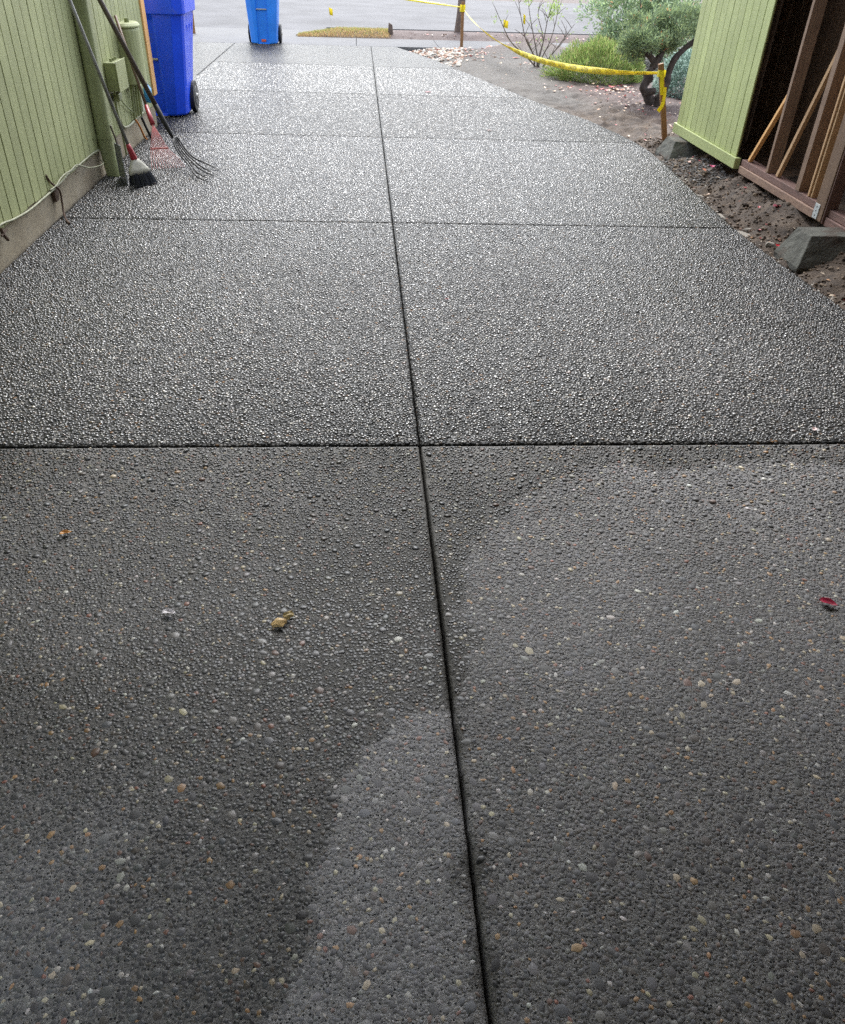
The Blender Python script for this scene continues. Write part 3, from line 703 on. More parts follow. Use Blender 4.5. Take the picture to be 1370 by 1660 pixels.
MB().loft([rrect(-1.995, 8.42, 0.015, 0.02, z, 0.008) for z in (0.431, 0.46)]).build('cap', M['white_plastic'], jug)
MB().box(-2.035, -2.022, 8.26, 8.33, 0.22, 0.44).build('label_tag', M['white_plastic'], jug, bevel=0.003)

stp = thing('strap_iron', 'rusty iron strap bent down the foundation to the slab edge', 'iron strap', (-2.03, 5.6, 0.0))
MB().tube(spline([(-2.04, 5.52, 0.29), (-2.034, 5.56, 0.235), (-2.015, 5.63, 0.17), (-2.02, 5.64, 0.09), (-2.01, 5.60, 0.03), (-1.975, 5.52, 0.008), (-1.93, 5.44, 0.008)]), 0.007, 6).build('rod', M['rust'], stp)
MB().hexa([(-2.058, 5.60, 0.10), (-2.04, 5.60, 0.10), (-2.04, 5.66, 0.10), (-2.058, 5.66, 0.10)], [(-2.058, 5.585, 0.19), (-2.036, 5.585, 0.19), (-2.036, 5.72, 0.19), (-2.058, 5.72, 0.19)]).build('bracket', M['rust'], stp, bevel=0.003)
stp2 = thing('strap_iron', 'short rusty bracket stub below the cable at the near end of the foundation', 'iron strap', (-2.04, 4.65, 0.12))
MB().tube(spline([(-2.04, 4.66, 0.205), (-2.035, 4.66, 0.17), (-2.03, 4.69, 0.13)]), 0.010, 6).build('rod', M['rust'], stp2)
MB().tube(spline([(-2.035, 4.63, 0.17), (-2.03, 4.71, 0.185)]), 0.006, 6).build('arm', M['rust'], stp2)

# ------------------------------------------------------------------ leaning tools
br = thing('push_broom', 'broom with grey handle, red collar, cream cap and black bristles leaning on the wall', 'broom', (-1.71, 6.47, 0.0))
MB().tube([(-1.742, 6.505, 0.26), (-2.028, 6.36, 1.62)], [0.0125, 0.0125], 10).build('handle', M['handle_grey'], br, smooth=True)
MB().tube([(-1.718, 6.512, 0.165), (-1.722, 6.51, 0.19), (-1.741, 6.505, 0.258), (-1.748, 6.502, 0.29)], [0.022, 0.026, 0.020, 0.015], 10).build('collar', M['red_plastic'], br, smooth=True)
def sect(c, u, hw, hd, n=12):     # oval section around c, wide along u (horizontal), thin across
    u = Vector(u).normalized(); v = Vector((-u.y, u.x, 0))
    return [Vector(c) + u * hw * math.copysign(abs(math.cos(a)) ** 0.6, math.cos(a)) + v * hd * math.copysign(abs(math.sin(a)) ** 0.6, math.sin(a)) for a in (2 * math.pi * k / n for k in range(n))]
bu = (0.62, 0.78, 0)
MB().loft([sect((-1.716, 6.512, 0.185), bu, 0.022, 0.02), sect((-1.710, 6.51, 0.16), bu, 0.05, 0.022), sect((-1.700, 6.505, 0.12), bu, 0.085, 0.026), sect((-1.692, 6.50, 0.085), bu, 0.095, 0.028)]).build('head_cap', M['cream'], br, smooth=True)
BR = MB()
for k in range(260):
    a = random.uniform(-1, 1); b_ = random.uniform(-1, 1)
    u = Vector(bu).normalized(); v = Vector((-u.y, u.x, 0))
    p0 = Vector((-1.692, 6.50, 0.095)) + u * a * 0.088 + v * b_ * 0.024
    p1 = Vector((-1.672, 6.475, 0.003 + random.uniform(0, 0.012))) + u * a * 0.118 + v * b_ * 0.045
    BR.tube([p0, p1], [0.0035, 0.0025], 3)
BR.build('bristles', M['bristle'], br, kind='stuff')
dp = thing('dustpan', 'grey upright dustpan tucked between the broom and the downspout', 'dustpan', (-1.84, 6.62, 0))
MB().hexa([(-1.905, 6.70, 0.004), (-1.795, 6.46, 0.004), (-1.785, 6.463, 0.004), (-1.895, 6.705, 0.004)], [(-1.89, 6.64, 0.27), (-1.825, 6.55, 0.27), (-1.817, 6.553, 0.27), (-1.882, 6.645, 0.27)]).build('blade', M['pan'], dp, bevel=0.003)
MB().hexa([(-1.905, 6.70, 0.003), (-1.895, 6.705, 0.003), (-1.855, 6.725, 0.003), (-1.865, 6.73, 0.003)], [(-1.89, 6.64, 0.2), (-1.882, 6.645, 0.2), (-1.865, 6.66, 0.2), (-1.87, 6.665, 0.2)]).build('side', M['pan'], dp)
MB().tube(spline([(-1.852, 6.60, 0.265), (-1.862, 6.595, 0.33), (-1.875, 6.585, 0.40)]), 0.007, 8).build('handle', M['handle_dark'], dp, smooth=True)

fk = thing('pitchfork', 'five tined pitchfork with long dark handle leaning on the wall', 'pitchfork', (-1.3, 6.85, 0))
MB().tube([(-1.66, 7.212, 0.44), (-1.97, 7.25, 1.155), (-2.025, 7.256, 1.28)], [0.019, 0.0195, 0.018], 10).build('handle', M['handle_dark'], fk, smooth=True)
MB().tube([(-1.553, 7.20, 0.195), (-1.566, 7.201, 0.225), (-1.60, 7.205, 0.30), (-1.664, 7.2125, 0.449)], [0.008, 0.014, 0.019, 0.0205], 10).build('ferrule', M['iron'], fk, smooth=True)
tips = [(-1.175, 7.0), (-1.19, 6.87), (-1.195, 6.80), (-1.21, 6.70), (-1.205, 6.60)]
for k, (tx_, ty_) in enumerate(tips):
    o_ = (2 - k) * 0.040
    pts = [(-1.555, 7.20, 0.20), (-1.542, 7.20 + o_ * 0.9, 0.197), (-1.520, 7.175 + o_ * 1.35, 0.165), (-1.475, 7.12 + o_ * 1.5, 0.115), (-1.40, 7.03 + o_ * 1.6, 0.066), (tx_ - 0.10, ty_ + 0.085, 0.030), (tx_, ty_, 0.008)]
    MB().tube(spline(pts, 6), [0.0068] * 30 + [0.0062, 0.0058, 0.005, 0.0045, 0.0036, 0.0028, 0.002], 7).build('tine', M['iron'], fk, smooth=True)

rk = thing('leaf_rake', 'leaf rake with red collar and thin pink wire tines leaning behind the pitchfork', 'rake', (-1.62, 7.1, 0))
MB().tube([(-1.817, 7.553, 0.37), (-1.925, 7.70, 0.70), (-2.027, 7.84, 1.01)], 0.0125, 10).build('handle', M['handle_brown'], rk, smooth=True)
MB().tube([(-1.765, 7.45, 0.262), (-1.79, 7.50, 0.31), (-1.822, 7.56, 0.385)], [0.022, 0.021, 0.017], 10).build('collar', M['red_plastic'], rk, smooth=True)
r0 = Vector((-1.765, 7.45, 0.265)); cb = Vector((-1.70, 7.28, 0.105)); tipc = Vector((-1.60, 7.06, 0.0)); uu_ = Vector((0.55, -0.80, 0.0)).normalized()
uu_ = Vector((0.78, 0.30, 0.0)).normalized()
for k in range(13):
    s_ = (k - 6) / 6
    e = tipc + uu_ * s_ * 0.13; m_ = cb + uu_ * s_ * 0.07
    pts = [r0, r0.lerp(m_, 0.5) + Vector((0, 0, 0.004)), m_, m_.lerp(e, 0.6) + Vector((0, 0, 0.018)), e + Vector((0, 0, 0.014)), e + Vector((0.01, -0.02, 0.002))]
    MB().tube(spline(pts, 4), 0.0016, 5).build('tine', M['red_wire'], rk, smooth=True)
MB().bar(cb - uu_ * 0.075, cb + uu_ * 0.075, 0.012, 0.006, (0, 0, 1)).build('spreader', M['red_wire'], rk, bevel=0.001)

# ------------------------------------------------------------------ wheeled carts
def cart(loc, label, m, bw, tw, bd, td, h):
    t = thing('wheeled_cart', label, 'recycling cart', loc, 'wheeled carts beside the driveway')
    X, Y, Z = loc
    def ring(z, inset=0.0, recess=True):
        f = min(1, z / 0.95); hw = (bw + (tw - bw) * f) / 2 - inset; dd = bd + (td - bd) * f; y0 = Y + inset - (dd - bd) * 0.35; y1 = y0 + dd - 2 * inset
        r = 0.05; rw = 0.088; rc = 0.040 if recess else 0.0
        ch = 0.10
        return [(X - hw + ch, y0, z), (X - rw - 0.012, y0, z), (X - rw, y0 + rc, z), (X + rw, y0 + rc, z), (X + rw + 0.012, y0, z), (X + hw - ch, y0, z),
                (X + hw - 0.015, y0 + ch * 0.75, z), (X + hw, y0 + ch * 1.2, z), (X + hw, y1 - 0.04, z), (X + hw - 0.04, y1, z), (X - hw + 0.04, y1, z), (X - hw, y1 - 0.04, z), (X - hw, y0 + ch * 1.2, z), (X - hw + 0.015, y0 + ch * 0.75, z)]
    rings = [ring(0.012, 0.012, False), ring(0.0 + 0.03, 0.0), ring(0.08), ring(0.5), ring(0.545), ring(0.88), ring(0.93, 0, False), ring(0.935, -0.022, False), ring(h - 0.06, -0.025, False), ring(h - 0.055, 0, False)]
    body = MB().loft(rings).build('body', m, t, bevel=0.006)
    MB().loft([ring(h - 0.053, -0.03, False), ring(h - 0.02, -0.035, False), ring(h, -0.01, False), [(X + (p[0] - X) * 0.75, Y + td * 0.4 + (p[1] - Y - td * 0.4) * 0.75, h + 0.045) for p in ring(h, 0, False)]]).build('lid', m, t, bevel=0.008)
    fz = Y - (td - bd) * 0.35 * (0.54 / 0.95)
    MB().tube([(X - 0.088, fz + 0.012, 0.54), (X + 0.088, fz + 0.012, 0.54)], 0.012, 8).build('lift_bar', M['steel'], t)
    for sx in (-1, 1):
        hw = bw / 2 + 0.035; yc = Y + bd - 0.06
        wh = MB().tube([(X + sx * (hw - 0.028), yc, 0.152), (X + sx * (hw - 0.024), yc, 0.152), (X + sx * (hw + 0.02), yc, 0.152), (X + sx * (hw + 0.024), yc, 0.152)], [0.135, 0.152, 0.152, 0.140], 28).build('wheel', M['tyre'], t)
        MB().tube([(X + sx * (hw + 0.0245), yc, 0.152), (X + sx * (hw + 0.030), yc, 0.152)], [0.098, 0.085], 20).build('rim', M['hub'], wh)
        MB().tube([(X + sx * (hw + 0.0305), yc, 0.152), (X + sx * (hw + 0.042), yc, 0.152)], [0.03, 0.022], 12).build('hub', M['steel'], wh)
    for sx in (-1, 1):
        for fy in (0.42, 0.62, 0.82):
            xb = X + sx * bw / 2; xt = X + sx * (bw + (tw - bw) * 0.88) / 2; yb_ = Y + bd * fy; yt_ = Y - (td - bd) * 0.31 + (bd + (td - bd) * 0.88) * fy
            MB().bar((xb, yb_, 0.34), (xt, yt_, 0.83), 0.012, 0.02, (1, 0, 0)).build('rib', m, t, bevel=0.003)
    hz = h - 0.10; yh = Y + td - (td - bd) * 0.35
    MB().tube([(X - tw / 2 + 0.06, yh - 0.02, hz), (X - tw / 2 + 0.06, yh + 0.07, hz + 0.02), (X + tw / 2 - 0.06, yh + 0.07, hz + 0.02), (X + tw / 2 - 0.06, yh - 0.02, hz)], 0.016, 8).build('handle', m, t)
    return t
b1 = cart((-2.125, 9.29, 0), 'deep blue wheeled cart standing close behind the house wall corner', M['blue1'], 0.575, 0.77, 0.46, 0.72, 1.12)
b2 = cart((-1.70, 16.38, 0), 'lighter blue wheeled cart standing at the sidewalk end of the driveway', M['blue2'], 0.465, 0.60, 0.44, 0.62, 1.08)
MB().box(-1.74, -1.66, 16.395, 16.412, 0.045, 0.085).build('orange_latch', M['orange_plastic'], b2, bevel=0.006)

# ------------------------------------------------------------------ right: siding panel, stud wall, piers
RX = 3.2
sp = thing('siding_panel', 'bright green vertical board siding panel with bottom trim above the dirt strip', 'siding', (RX, 7.7, 0.12))
MB().box(RX + 0.012, RX + 0.05, 7.03, 8.47, 0.207, 2.5).build('backing', M['green_metal'], sp)
y = 8.49; bm = None
while y > 6.98:
    wd = 0.1275
    if bm is None:
        bm = MB().box(RX, RX + 0.0115, y - wd + 0.006, y, 0.205, 2.5).build('board', M['green_new'], sp, bevel=0.0025, segs=1); yb = y
    else:
        ob = bm.copy(); C.objects.link(ob); ob.parent = sp; ob.location = (random.uniform(-0.001, 0.001), y - yb, 0)
    y -= wd
MB().box(RX - 0.022, RX + 0.03, 6.915, 8.515, 0.118, 0.204).build('trim_board', M['green_new'], sp, bevel=0.003)

sw = thing('stud_wall', 'open wood framed shed wall with weathered studs and dark interior', 'wall', (RX + 0.08, 5.5, 0.1))
MB().box(RX + 0.02, RX + 0.115, 5.55, 6.87, 0.158, 0.205).build('sill_plate', M['wood_red'], sw, bevel=0.003)
MB().box(RX + 0.005, RX + 0.12, 5.53, 6.86, 0.10, 0.156).build('sill_plate', M['wood_worn'], sw, bevel=0.004)
MB().box(RX + 0.02, RX + 0.115, -3.2, 5.355, 0.158, 0.205).build('sill_plate', M['wood_red'], sw, bevel=0.003)
MB().box(RX + 0.005, RX + 0.12, -3.2, 5.345, 0.10, 0.156).build('sill_plate', M['wood_red'], sw, bevel=0.004)
for yc, wd, m, x0 in ((6.395, 0.036, 'wood_grey', 0.02), (5.85, 0.062, 'wood_grey', 0.015), (5.685, 0.022, 'wood_tan', 0.02), (5.655, 0.018, 'wood_tan', 0.03), (4.6, 0.04, 'wood_grey', 0.02), (4.2, 0.04, 'wood_grey', 0.02), (3.6, 0.04, 'wood_grey', 0.02), (2.4, 0.04, 'wood_grey', 0.02), (1.2, 0.04, 'wood_grey', 0.02)):
    MB().box(RX + x0, RX + 0.112, yc - wd / 2, yc + wd / 2, 0.207, 2.71).build('stud', M[m], sw, bevel=0.002)
MB().box(RX - 0.012, RX + 0.085, 5.372, 5.50, 0.112, 2.71).build('post', M['wood_brown'], sw, bevel=0.004)['label'] = 'stained brown post on the pier block'
MB().box(RX - 0.005, RX + 0.08, 5.357, 5.3695, 0.106, 2.4).build('post_trim', M['wood_red'], sw, bevel=0.002)
pl_ = MB().box(RX - 0.0165, RX - 0.0125, 5.425, 5.49, 0.118, 0.215).build('bracket_plate', M['plate'], sw, bevel=0.001)
for zz_ in (0.14, 0.168, 0.195): MB().tube([(RX - 0.0165, 5.458, zz_), (RX - 0.0185, 5.458, zz_)], 0.005, 8).build('bolt', M['iron'], pl_)
bsm = None
for k in range(46):
    ya_ = 8.43 - 0.2 * k
    if bsm is None: bsm = MB().box(RX + 0.75, RX + 0.77, ya_ - 0.194, ya_, -0.1, 2.71).build('sheathing_board', M['wood_dark'], sw, bevel=0.002, segs=1)
    else:
        ob = bsm.copy(); C.objects.link(ob); ob.parent = sw; ob.location = (random.uniform(-0.004, 0.004), -0.2 * k, 0)
MB().box(RX + 0.051, RX + 0.80, 8.44, 8.48, -0.1, 2.71).build('end_sheathing', M['wood_dark'], sw)
MB().box(RX + 0.2, RX + 0.745, -3.2, 8.435, 0.02, 0.06).build('shed_floor', M['wood_dark'], sw)
# loose boards leaning inside the wall
def plank(label, a, b, wx, wy, m, side):
    o = MB().bar(a, b, wx, wy, side).build('loose_board', M[m], None, bevel=0.002); return setp(o, label, 'board', 'boards leaning in the shed wall')
plank('short bright orange lath leaning against the first stud beside the green siding', (3.245, 6.775, 0.212), (3.30, 6.435, 0.875), 0.03, 0.034, 'wood_orange', (0, 1, 0))
plank('long tan lath leaning across the bay between two weathered studs', (3.25, 6.25, 0.212), (3.385, 6.06, 1.30), 0.036, 0.030, 'wood_tan', (0, 1, 0))

rf = MB().box(-2.7, -0.25, 0.0, 4.4, 2.72, 2.87).box(-0.25, 5.0, -0.36, 4.4, 2.721, 2.869).build('carport_roof', M['roof_wood']); rf['kind'] = 'structure'  # roof out of view; back edge stepped to let light onto the near left
rf2 = MB().box(3.05, 5.0, 4.41, 8.7, 2.72, 2.85).build('shed_roof', M['roof_wood']); rf2['kind'] = 'structure'
bw_ = MB().box(-0.25, 4.7, -0.5, -0.36, -0.1, 2.71).build('unseen_shade_wall', M['roof_wood']); bw_['kind'] = 'structure'  # added wall behind the camera, blocks sky light on the right side

def pier(label, base, top, z0, z1):
    t = thing('pier_block', label, 'pier block', ((base[0] + base[1]) / 2, (base[2] + base[3]) / 2, z0), 'concrete pier blocks')
    r = lambda b, z: [(b[0], b[2], z), (b[1], b[2], z), (b[1], b[3], z), (b[0], b[3], z)]
    q = MB(); n = 7; V = []; F = []
    rings = []
    for k in range(n):
        f = max(0.0, (k - 1) / (n - 2)); b_ = [base[i] * (1 - f) + top[i] * f for i in range(4)]
        z = z0 + (z1 - z0) * (k / (n - 1)) ; ring = []
        c4 = [(b_[0], b_[2]), (b_[1], b_[2]), (b_[1], b_[3]), (b_[0], b_[3])]
        for e in range(4):
            for m_ in range(6):
                u = m_ / 6; x = c4[e][0] * (1 - u) + c4[(e + 1) % 4][0] * u; y = c4[e][1] * (1 - u) + c4[(e + 1) % 4][1] * u
                ring.append((x + random.uniform(-1, 1) * 0.0035, y + random.uniform(-1, 1) * 0.0035, z + random.uniform(-1, 1) * 0.003))
        rings.append(ring)
    q.loft(rings).build('block', M['pier'], t, bevel=0.004, segs=1)
    return t
pier('dark concrete pier block in front of the brown post with the metal plate', (2.83, 3.36, 4.85, 5.20), (2.92, 3.30, 4.96, 5.16), -0.07, 0.14)
pier('concrete pier block under the far end of the green siding by the stake', (2.99, 3.4, 7.95, 8.38), (3.06, 3.34, 8.06, 8.30), -0.07, 0.11)

# ------------------------------------------------------------------ loose soil and rubble
def lumps(name, X, Y, Zf, R, cols, m, label=None, cat=None, flat=0.7):
    import bmesh
    bmm = bmesh.new(); bmesh.ops.create_icosphere(bmm, subdivisions=1, radius=1.0)
    bv = np.array([v.co[:] for v in bmm.verts]); bf = np.array([[v.index for v in f.verts] for f in bmm.faces]); bmm.free()
    K = len(X); n = len(bv)
    jit = rng.uniform(0.65, 1.25, (K, n, 1)); sc_ = rng.uniform(0.6, 1.2, (K, 1, 3)) * np.array([1, 1, flat])
    a = rng.uniform(0, 6.28, K); ca, sa = np.cos(a)[:, None], np.sin(a)[:, None]
    V = bv[None] * jit * sc_ * R[:, None, None]
    V = np.stack([V[..., 0] * ca - V[..., 1] * sa + X[:, None], V[..., 0] * sa + V[..., 1] * ca + Y[:, None], V[..., 2] + Zf[:, None] + R[:, None] * 0.25], -1)
    F = (bf.ravel()[None] + (np.arange(K) * n)[:, None]).ravel()
    o = fast_mesh(name, V.reshape(-1, 3), F, np.full(K * len(bf), 3), m, None, {'col': np.repeat(cols, n, 0)}, False, 'stuff')
    if label: setp(o, label, cat)
    return o
from bisect import bisect_left
def gz_at(x, y):
    xi = np.clip(np.searchsorted(GX, x) - 1, 0, len(GX) - 2); yi = np.clip(np.searchsorted(GY, y) - 1, 0, len(GY) - 2)
    fx = (x - GX[xi]) / (GX[xi + 1] - GX[xi]); fy = (y - GY[yi]) / (GY[yi + 1] - GY[yi])
    return (zz[yi, xi] * (1 - fx) + zz[yi, xi + 1] * fx) * (1 - fy) + (zz[yi + 1, xi] * (1 - fx) + zz[yi + 1, xi + 1] * fx) * fy
K = 3200
Y = rng.uniform(3.9, 8.9, K); X = edge_x(Y) + 0.03 + rng.beta(1.1, 2.0, K) * 0.9
lumps('soil_clods', X, Y, gz_at(X, Y), 0.003 + 0.042 * rng.beta(1, 7, K), mixcols(K, [(0.085, 0.058, 0.038), (0.12, 0.083, 0.055), (0.05, 0.034, 0.023), (0.19, 0.14, 0.095)], 0.3), M['clod'], 'loose brown clods of soil along the dirt strip', 'soil')
K = 650
Y = rng.uniform(4.2, 7.4, K); X = edge_x(Y) + 0.012 + np.abs(rng.normal(0, 0.05, K))
lumps('rubble', X, Y, gz_at(X, Y), 0.004 + 0.014 * rng.beta(1, 3, K), mixcols(K, [(0.42, 0.38, 0.32), (0.50, 0.46, 0.40), (0.25, 0.21, 0.16)], 0.25), M['clod'], 'pale cement crumbs along the driveway edge', 'rubble', 0.5)
CH = [(2.80, 5.63, 0.075, 1.5, 0.2, 'largest pale slab of broken concrete at the driveway edge, before the pier block'), (2.87, 5.36, 0.045, 1.0, 0.9, 'pale concrete lump in the dirt close to the nearer pier block'), (2.79, 6.07, 0.05, 1.7, -0.1, 'long pale concrete crust at the driveway edge, opposite the worn sill'),
      (2.83, 6.62, 0.035, 1.2, 0.5, 'small pale concrete chunk at the driveway edge, opposite the siding corner'), (2.90, 5.80, 0.035, 1.1, 1.3, 'small concrete chunk lying off the edge in the soil by the worn sill')]
for (x, y, r, asp, an, lb) in CH:
    q = MB(); n = 9
    rr = [random.uniform(0.6, 1.25) * r for _ in range(n)]; z0 = float(gz_at(np.array([x]), np.array([y]))[0]) - 0.012
    rings = []
    for zz_, s_ in ((0, 1.0), (0.016, 1.06), (0.030, 0.74)):
        ring = []
        for k in range(n):
            lx = rr[k] * s_ * math.cos(6.283 * k / n) * 0.6 * random.uniform(0.9, 1.1); ly = rr[k] * s_ * math.sin(6.283 * k / n) * asp
            ring.append((x + lx * math.cos(an) - ly * math.sin(an), y + lx * math.sin(an) + ly * math.cos(an), z0 + zz_ + random.uniform(-0.006, 0.006)))
        rings.append(ring)
    setp(q.loft(rings).build('concrete_chunk', M['chunk'], None, bevel=0.003, segs=1), lb, 'rubble', 'broken concrete chunks along the driveway edge')
K = 260
X = rng.uniform(0.95, 2.6, K); Y = rng.uniform(14.6, 16.6, K); ok = (X > edge_x(Y) + 0.05) & (X < edge_x(Y) + 0.75)
X, Y = X[ok], Y[ok]
K = 900; X = rng.uniform(0.8, 2.3, K); Y = rng.uniform(14.4, 16.75, K); ok = (X > edge_x(Y) + 0.04) & (X < edge_x(Y) + 0.15 + 0.42 * (Y - 14.2)); X, Y = X[ok], Y[ok]
lumps('white_stones', X, Y, gz_at(X, Y), rng.uniform(0.015, 0.04, len(X)), mixcols(len(X), [(0.62, 0.58, 0.50), (0.55, 0.48, 0.40), (0.70, 0.68, 0.62), (0.45, 0.28, 0.2)], 0.15), M['clod'], 'bed of whitish stones between the driveway edge and the sidewalk', 'gravel')
K = 800; X = rng.uniform(2.9, 3.25, K); Y = rng.uniform(7.0, 8.0, K)
lumps('dark_gravel', X, Y, gz_at(X, Y), rng.uniform(0.005, 0.016, K), mixcols(K, [(0.10, 0.095, 0.09), (0.16, 0.15, 0.14), (0.07, 0.06, 0.055), (0.25, 0.24, 0.23)], 0.3), M['clod'], 'small dark gravel under the green siding panel', 'gravel')

# ------------------------------------------------------------------ stakes, tape, flags
def stake(label, a, b, s):
    t = thing('wood_stake', label, 'stake', a, 'wooden tape stakes')
    MB().bar(a, b, s, s * 0.7, (1, 0, 0)).build('shaft', M['stake'], t, bevel=0.003); return t
stake('leaning brown wood stake beside the green siding holding the near end of the yellow tape', (3.20, 8.69, -0.06), (2.985, 8.68, 0.70), 0.052)
stake('brown wood stake at the sidewalk in front of the street tree', (1.95, 17.12, -0.06), (1.935, 17.15, 0.72), 0.055)
stake('brown wood stake across the driveway mouth carrying the far end of the tape', (-3.2, 18.0, -0.06), (-3.2, 18.0, 1.3), 0.05)
def tape_strip(A, B, sag, skew, width, n=60, twist=lambda t: 0.3):
    A, B = Vector(A), Vector(B); rows = []
    side = (B - A).cross(Vector((0, 0, 1))).normalized()
    for k in range(n + 1):
        t = k / n; u = t ** skew
        c = A.lerp(B, t) - Vector((0, 0, sag * 4 * u * (1 - u)))
        a = twist(t); wv = (Vector((0, 0, 1)) * math.cos(a) + side * math.sin(a))
        wd = width * (0.35 + 0.65 * min(1, min(t, 1 - t) * 6 + 0.1))
        rows.append((c - wv * wd / 2, c + wv * wd / 2, -wv.cross(B - A).normalized()))
    return rows
def tape_build(rows, root):
    q = MB(); V = []; F = []
    for a, b, nn in rows: V += [a, a.lerp(b, 0.5) + nn * 0.0012, b]
    for k in range(len(rows) - 1):
        i = k * 3; F += [(i, i + 1, i + 4, i + 3), (i + 1, i + 2, i + 5, i + 4)]
    q.add(V, F); o = q.build('strip', M['tape'], root, smooth=True)
    so = o.modifiers.new('thick', 'SOLIDIFY'); so.thickness = 0.0012; so.offset = 0
    return o
def lettering(rows, root, word, spacing, t0, t1, size):
    cu = bpy.data.curves.new('lettering', 'FONT'); cu.body = word; cu.size = 1.0; cu.align_x = 'CENTER'; cu.align_y = 'CENTER'
    to = bpy.data.objects.new('tmp', cu); C.objects.link(to)
    me = bpy.data.meshes.new_from_object(to.evaluated_get(bpy.context.evaluated_depsgraph_get()))
    tv = [v.co.copy() for v in me.vertices]; tf = [tuple(p.vertices) for p in me.polygons]
    bpy.data.objects.remove(to); bpy.data.meshes.remove(me)
    cum = [0.0]
    mid = [a.lerp(b, 0.5) for a, b, _ in rows]
    for i in range(1, len(mid)): cum.append(cum[-1] + (mid[i] - mid[i - 1]).length)
    q = MB(); s = t0 * cum[-1]
    while s < t1 * cum[-1]:
        vs = []
        for v in tv:
            d = min(max(s + v.x * size, 0), cum[-1] - 1e-4)
            i = max(0, min(len(cum) - 2, int(np.searchsorted(cum, d)) - 1)); f = (d - cum[i]) / (cum[i + 1] - cum[i])
            a = rows[i][0].lerp(rows[i + 1][0], f); b = rows[i][1].lerp(rows[i + 1][1], f); nn = rows[i][2]
            w_ = 0.5 + v.y * size / max(1e-3, (b - a).length)
            w_ = min(0.95, max(0.05, w_))
            vs.append(a.lerp(b, w_) + nn * (0.0012 - abs(w_ - 0.5) * 0.0024 + 0.0016))
        q.add(vs, tf); s += spacing
    return q.build('lettering', M['ink'], root, kind='stuff')
tp = thing('caution_tape', 'long yellow caution tape sagging between the two brown stakes over the planting bed', 'tape', (3.0, 8.68, 0.6))
rows = tape_strip((1.945, 17.10, 0.62), (3.01, 8.715, 0.615), 0.325, 0.86, 0.072, 140, lambda t: 0.5 + 0.55 * math.sin(6.5 * t + 0.6) + 0.25 * math.sin(23 * t))
tape_build(rows, tp); lettering(rows, tp, 'CAUTION', 0.40, 0.05, 0.95, 0.062)
MB().loft([rrect(3.01, 8.68, 0.036, 0.030, z, 0.01) for z in (0.585, 0.60, 0.635, 0.645)], False).build('wrap', M['tape'], tp)
tl = MB(); tl.hexa([(2.985, 8.638, 0.60), (3.025, 8.638, 0.60), (3.025, 8.6395, 0.60), (2.985, 8.6395, 0.60)], [(3.02, 8.625, 0.43), (3.055, 8.622, 0.43), (3.055, 8.6235, 0.43), (3.02, 8.6265, 0.43)]); tl.build('knot', M['tape'], tp)
q = MB(); cpts = [(3.055, 8.625, 0.50), (3.06, 8.61, 0.44), (3.062, 8.605, 0.37), (3.05, 8.60, 0.32), (3.02, 8.595, 0.275)]
V = []; F = []
for k, p in enumerate(cpts): V += [(p[0] - 0.018, p[1], p[2] + 0.006 * k), (p[0] + 0.018, p[1] + 0.01, p[2])]
for k in range(len(cpts) - 1): F.append((2 * k, 2 * k + 1, 2 * k + 3, 2 * k + 2))
q.add(V, F); o = q.build('loose_end', M['tape'], tp); so = o.modifiers.new('t', 'SOLIDIFY'); so.thickness = 0.001
tp2 = thing('caution_tape', 'yellow caution tape stretched from the sidewalk stake across the driveway mouth', 'tape', (1.94, 17.14, 0.62))
rows = tape_strip((1.925, 17.16, 0.63), (-3.2, 18.0, 1.22), 0.05, 1.0, 0.06, 40, lambda t: 0.9)
tape_build(rows, tp2)
MB().loft([rrect(1.935, 17.15, 0.048, 0.042, z, 0.01) for z in (0.56, 0.59, 0.64, 0.67)], False).build('knot', M['tape'], tp2)

def flag(label, base, top, out, w_=0.075, h_=0.10):
    t = thing('marker_flag', label, 'flag', base, 'yellow marker flags')
    MB().tube([base, top], 0.002, 5).build('wire', M['steel'], t)
    x, y, z = top; q = MB(); V = []; F = []
    for k in range(7):
        s = k / 6; V += [(x + out * s * w_, y + 0.012 * math.sin(s * 5), z - 0.03 * s), (x + out * s * w_ * 0.9 + 0.01, y + 0.012 * math.sin(s * 5 + 1), z - h_ - 0.02 * s)]
    for k in range(6): F.append((2 * k, 2 * k + 2, 2 * k + 3, 2 * k + 1))
    q.add(V, F); o = q.build('pennant', M['tape'], t, smooth=True); so = o.modifiers.new('t', 'SOLIDIFY'); so.thickness = 0.001
flag('yellow marker flag above the grass strip at the street', (-0.56, 19.4, 0.02), (-0.62, 19.4, 0.42), 1, 0.08, 0.13)
flag('yellow marker flag between the sidewalk stake and the twiggy bush', (2.90, 17.78, 0.0), (2.82, 17.8, 0.42), 1, 0.10, 0.13)
flag('small yellow marker flag among the twigs of the bare bush', (2.62, 14.3, 0.0), (2.575, 14.3, 0.74), 1, 0.035, 0.13)

# ------------------------------------------------------------------ planting
def shell(K, c, r, lo=0.72):
    d = rng.normal(size=(K, 3)); d /= np.linalg.norm(d, axis=1, keepdims=True); d[:, 2] = np.abs(d[:, 2])
    rad = lo + (1 - lo) * rng.random(K) ** 0.5
    return np.array(c) + d * np.array(r) * rad[:, None], d
def bumpy(P, c, amp, f, seed):
    o = P - np.array(c); n_ = fbm(P[:, 0] * f + P[:, 2] * f * 0.7, P[:, 1] * f + P[:, 2] * f, seed, 3) - 0.45
    return np.array(c) + o * (1 + amp * n_[:, None])

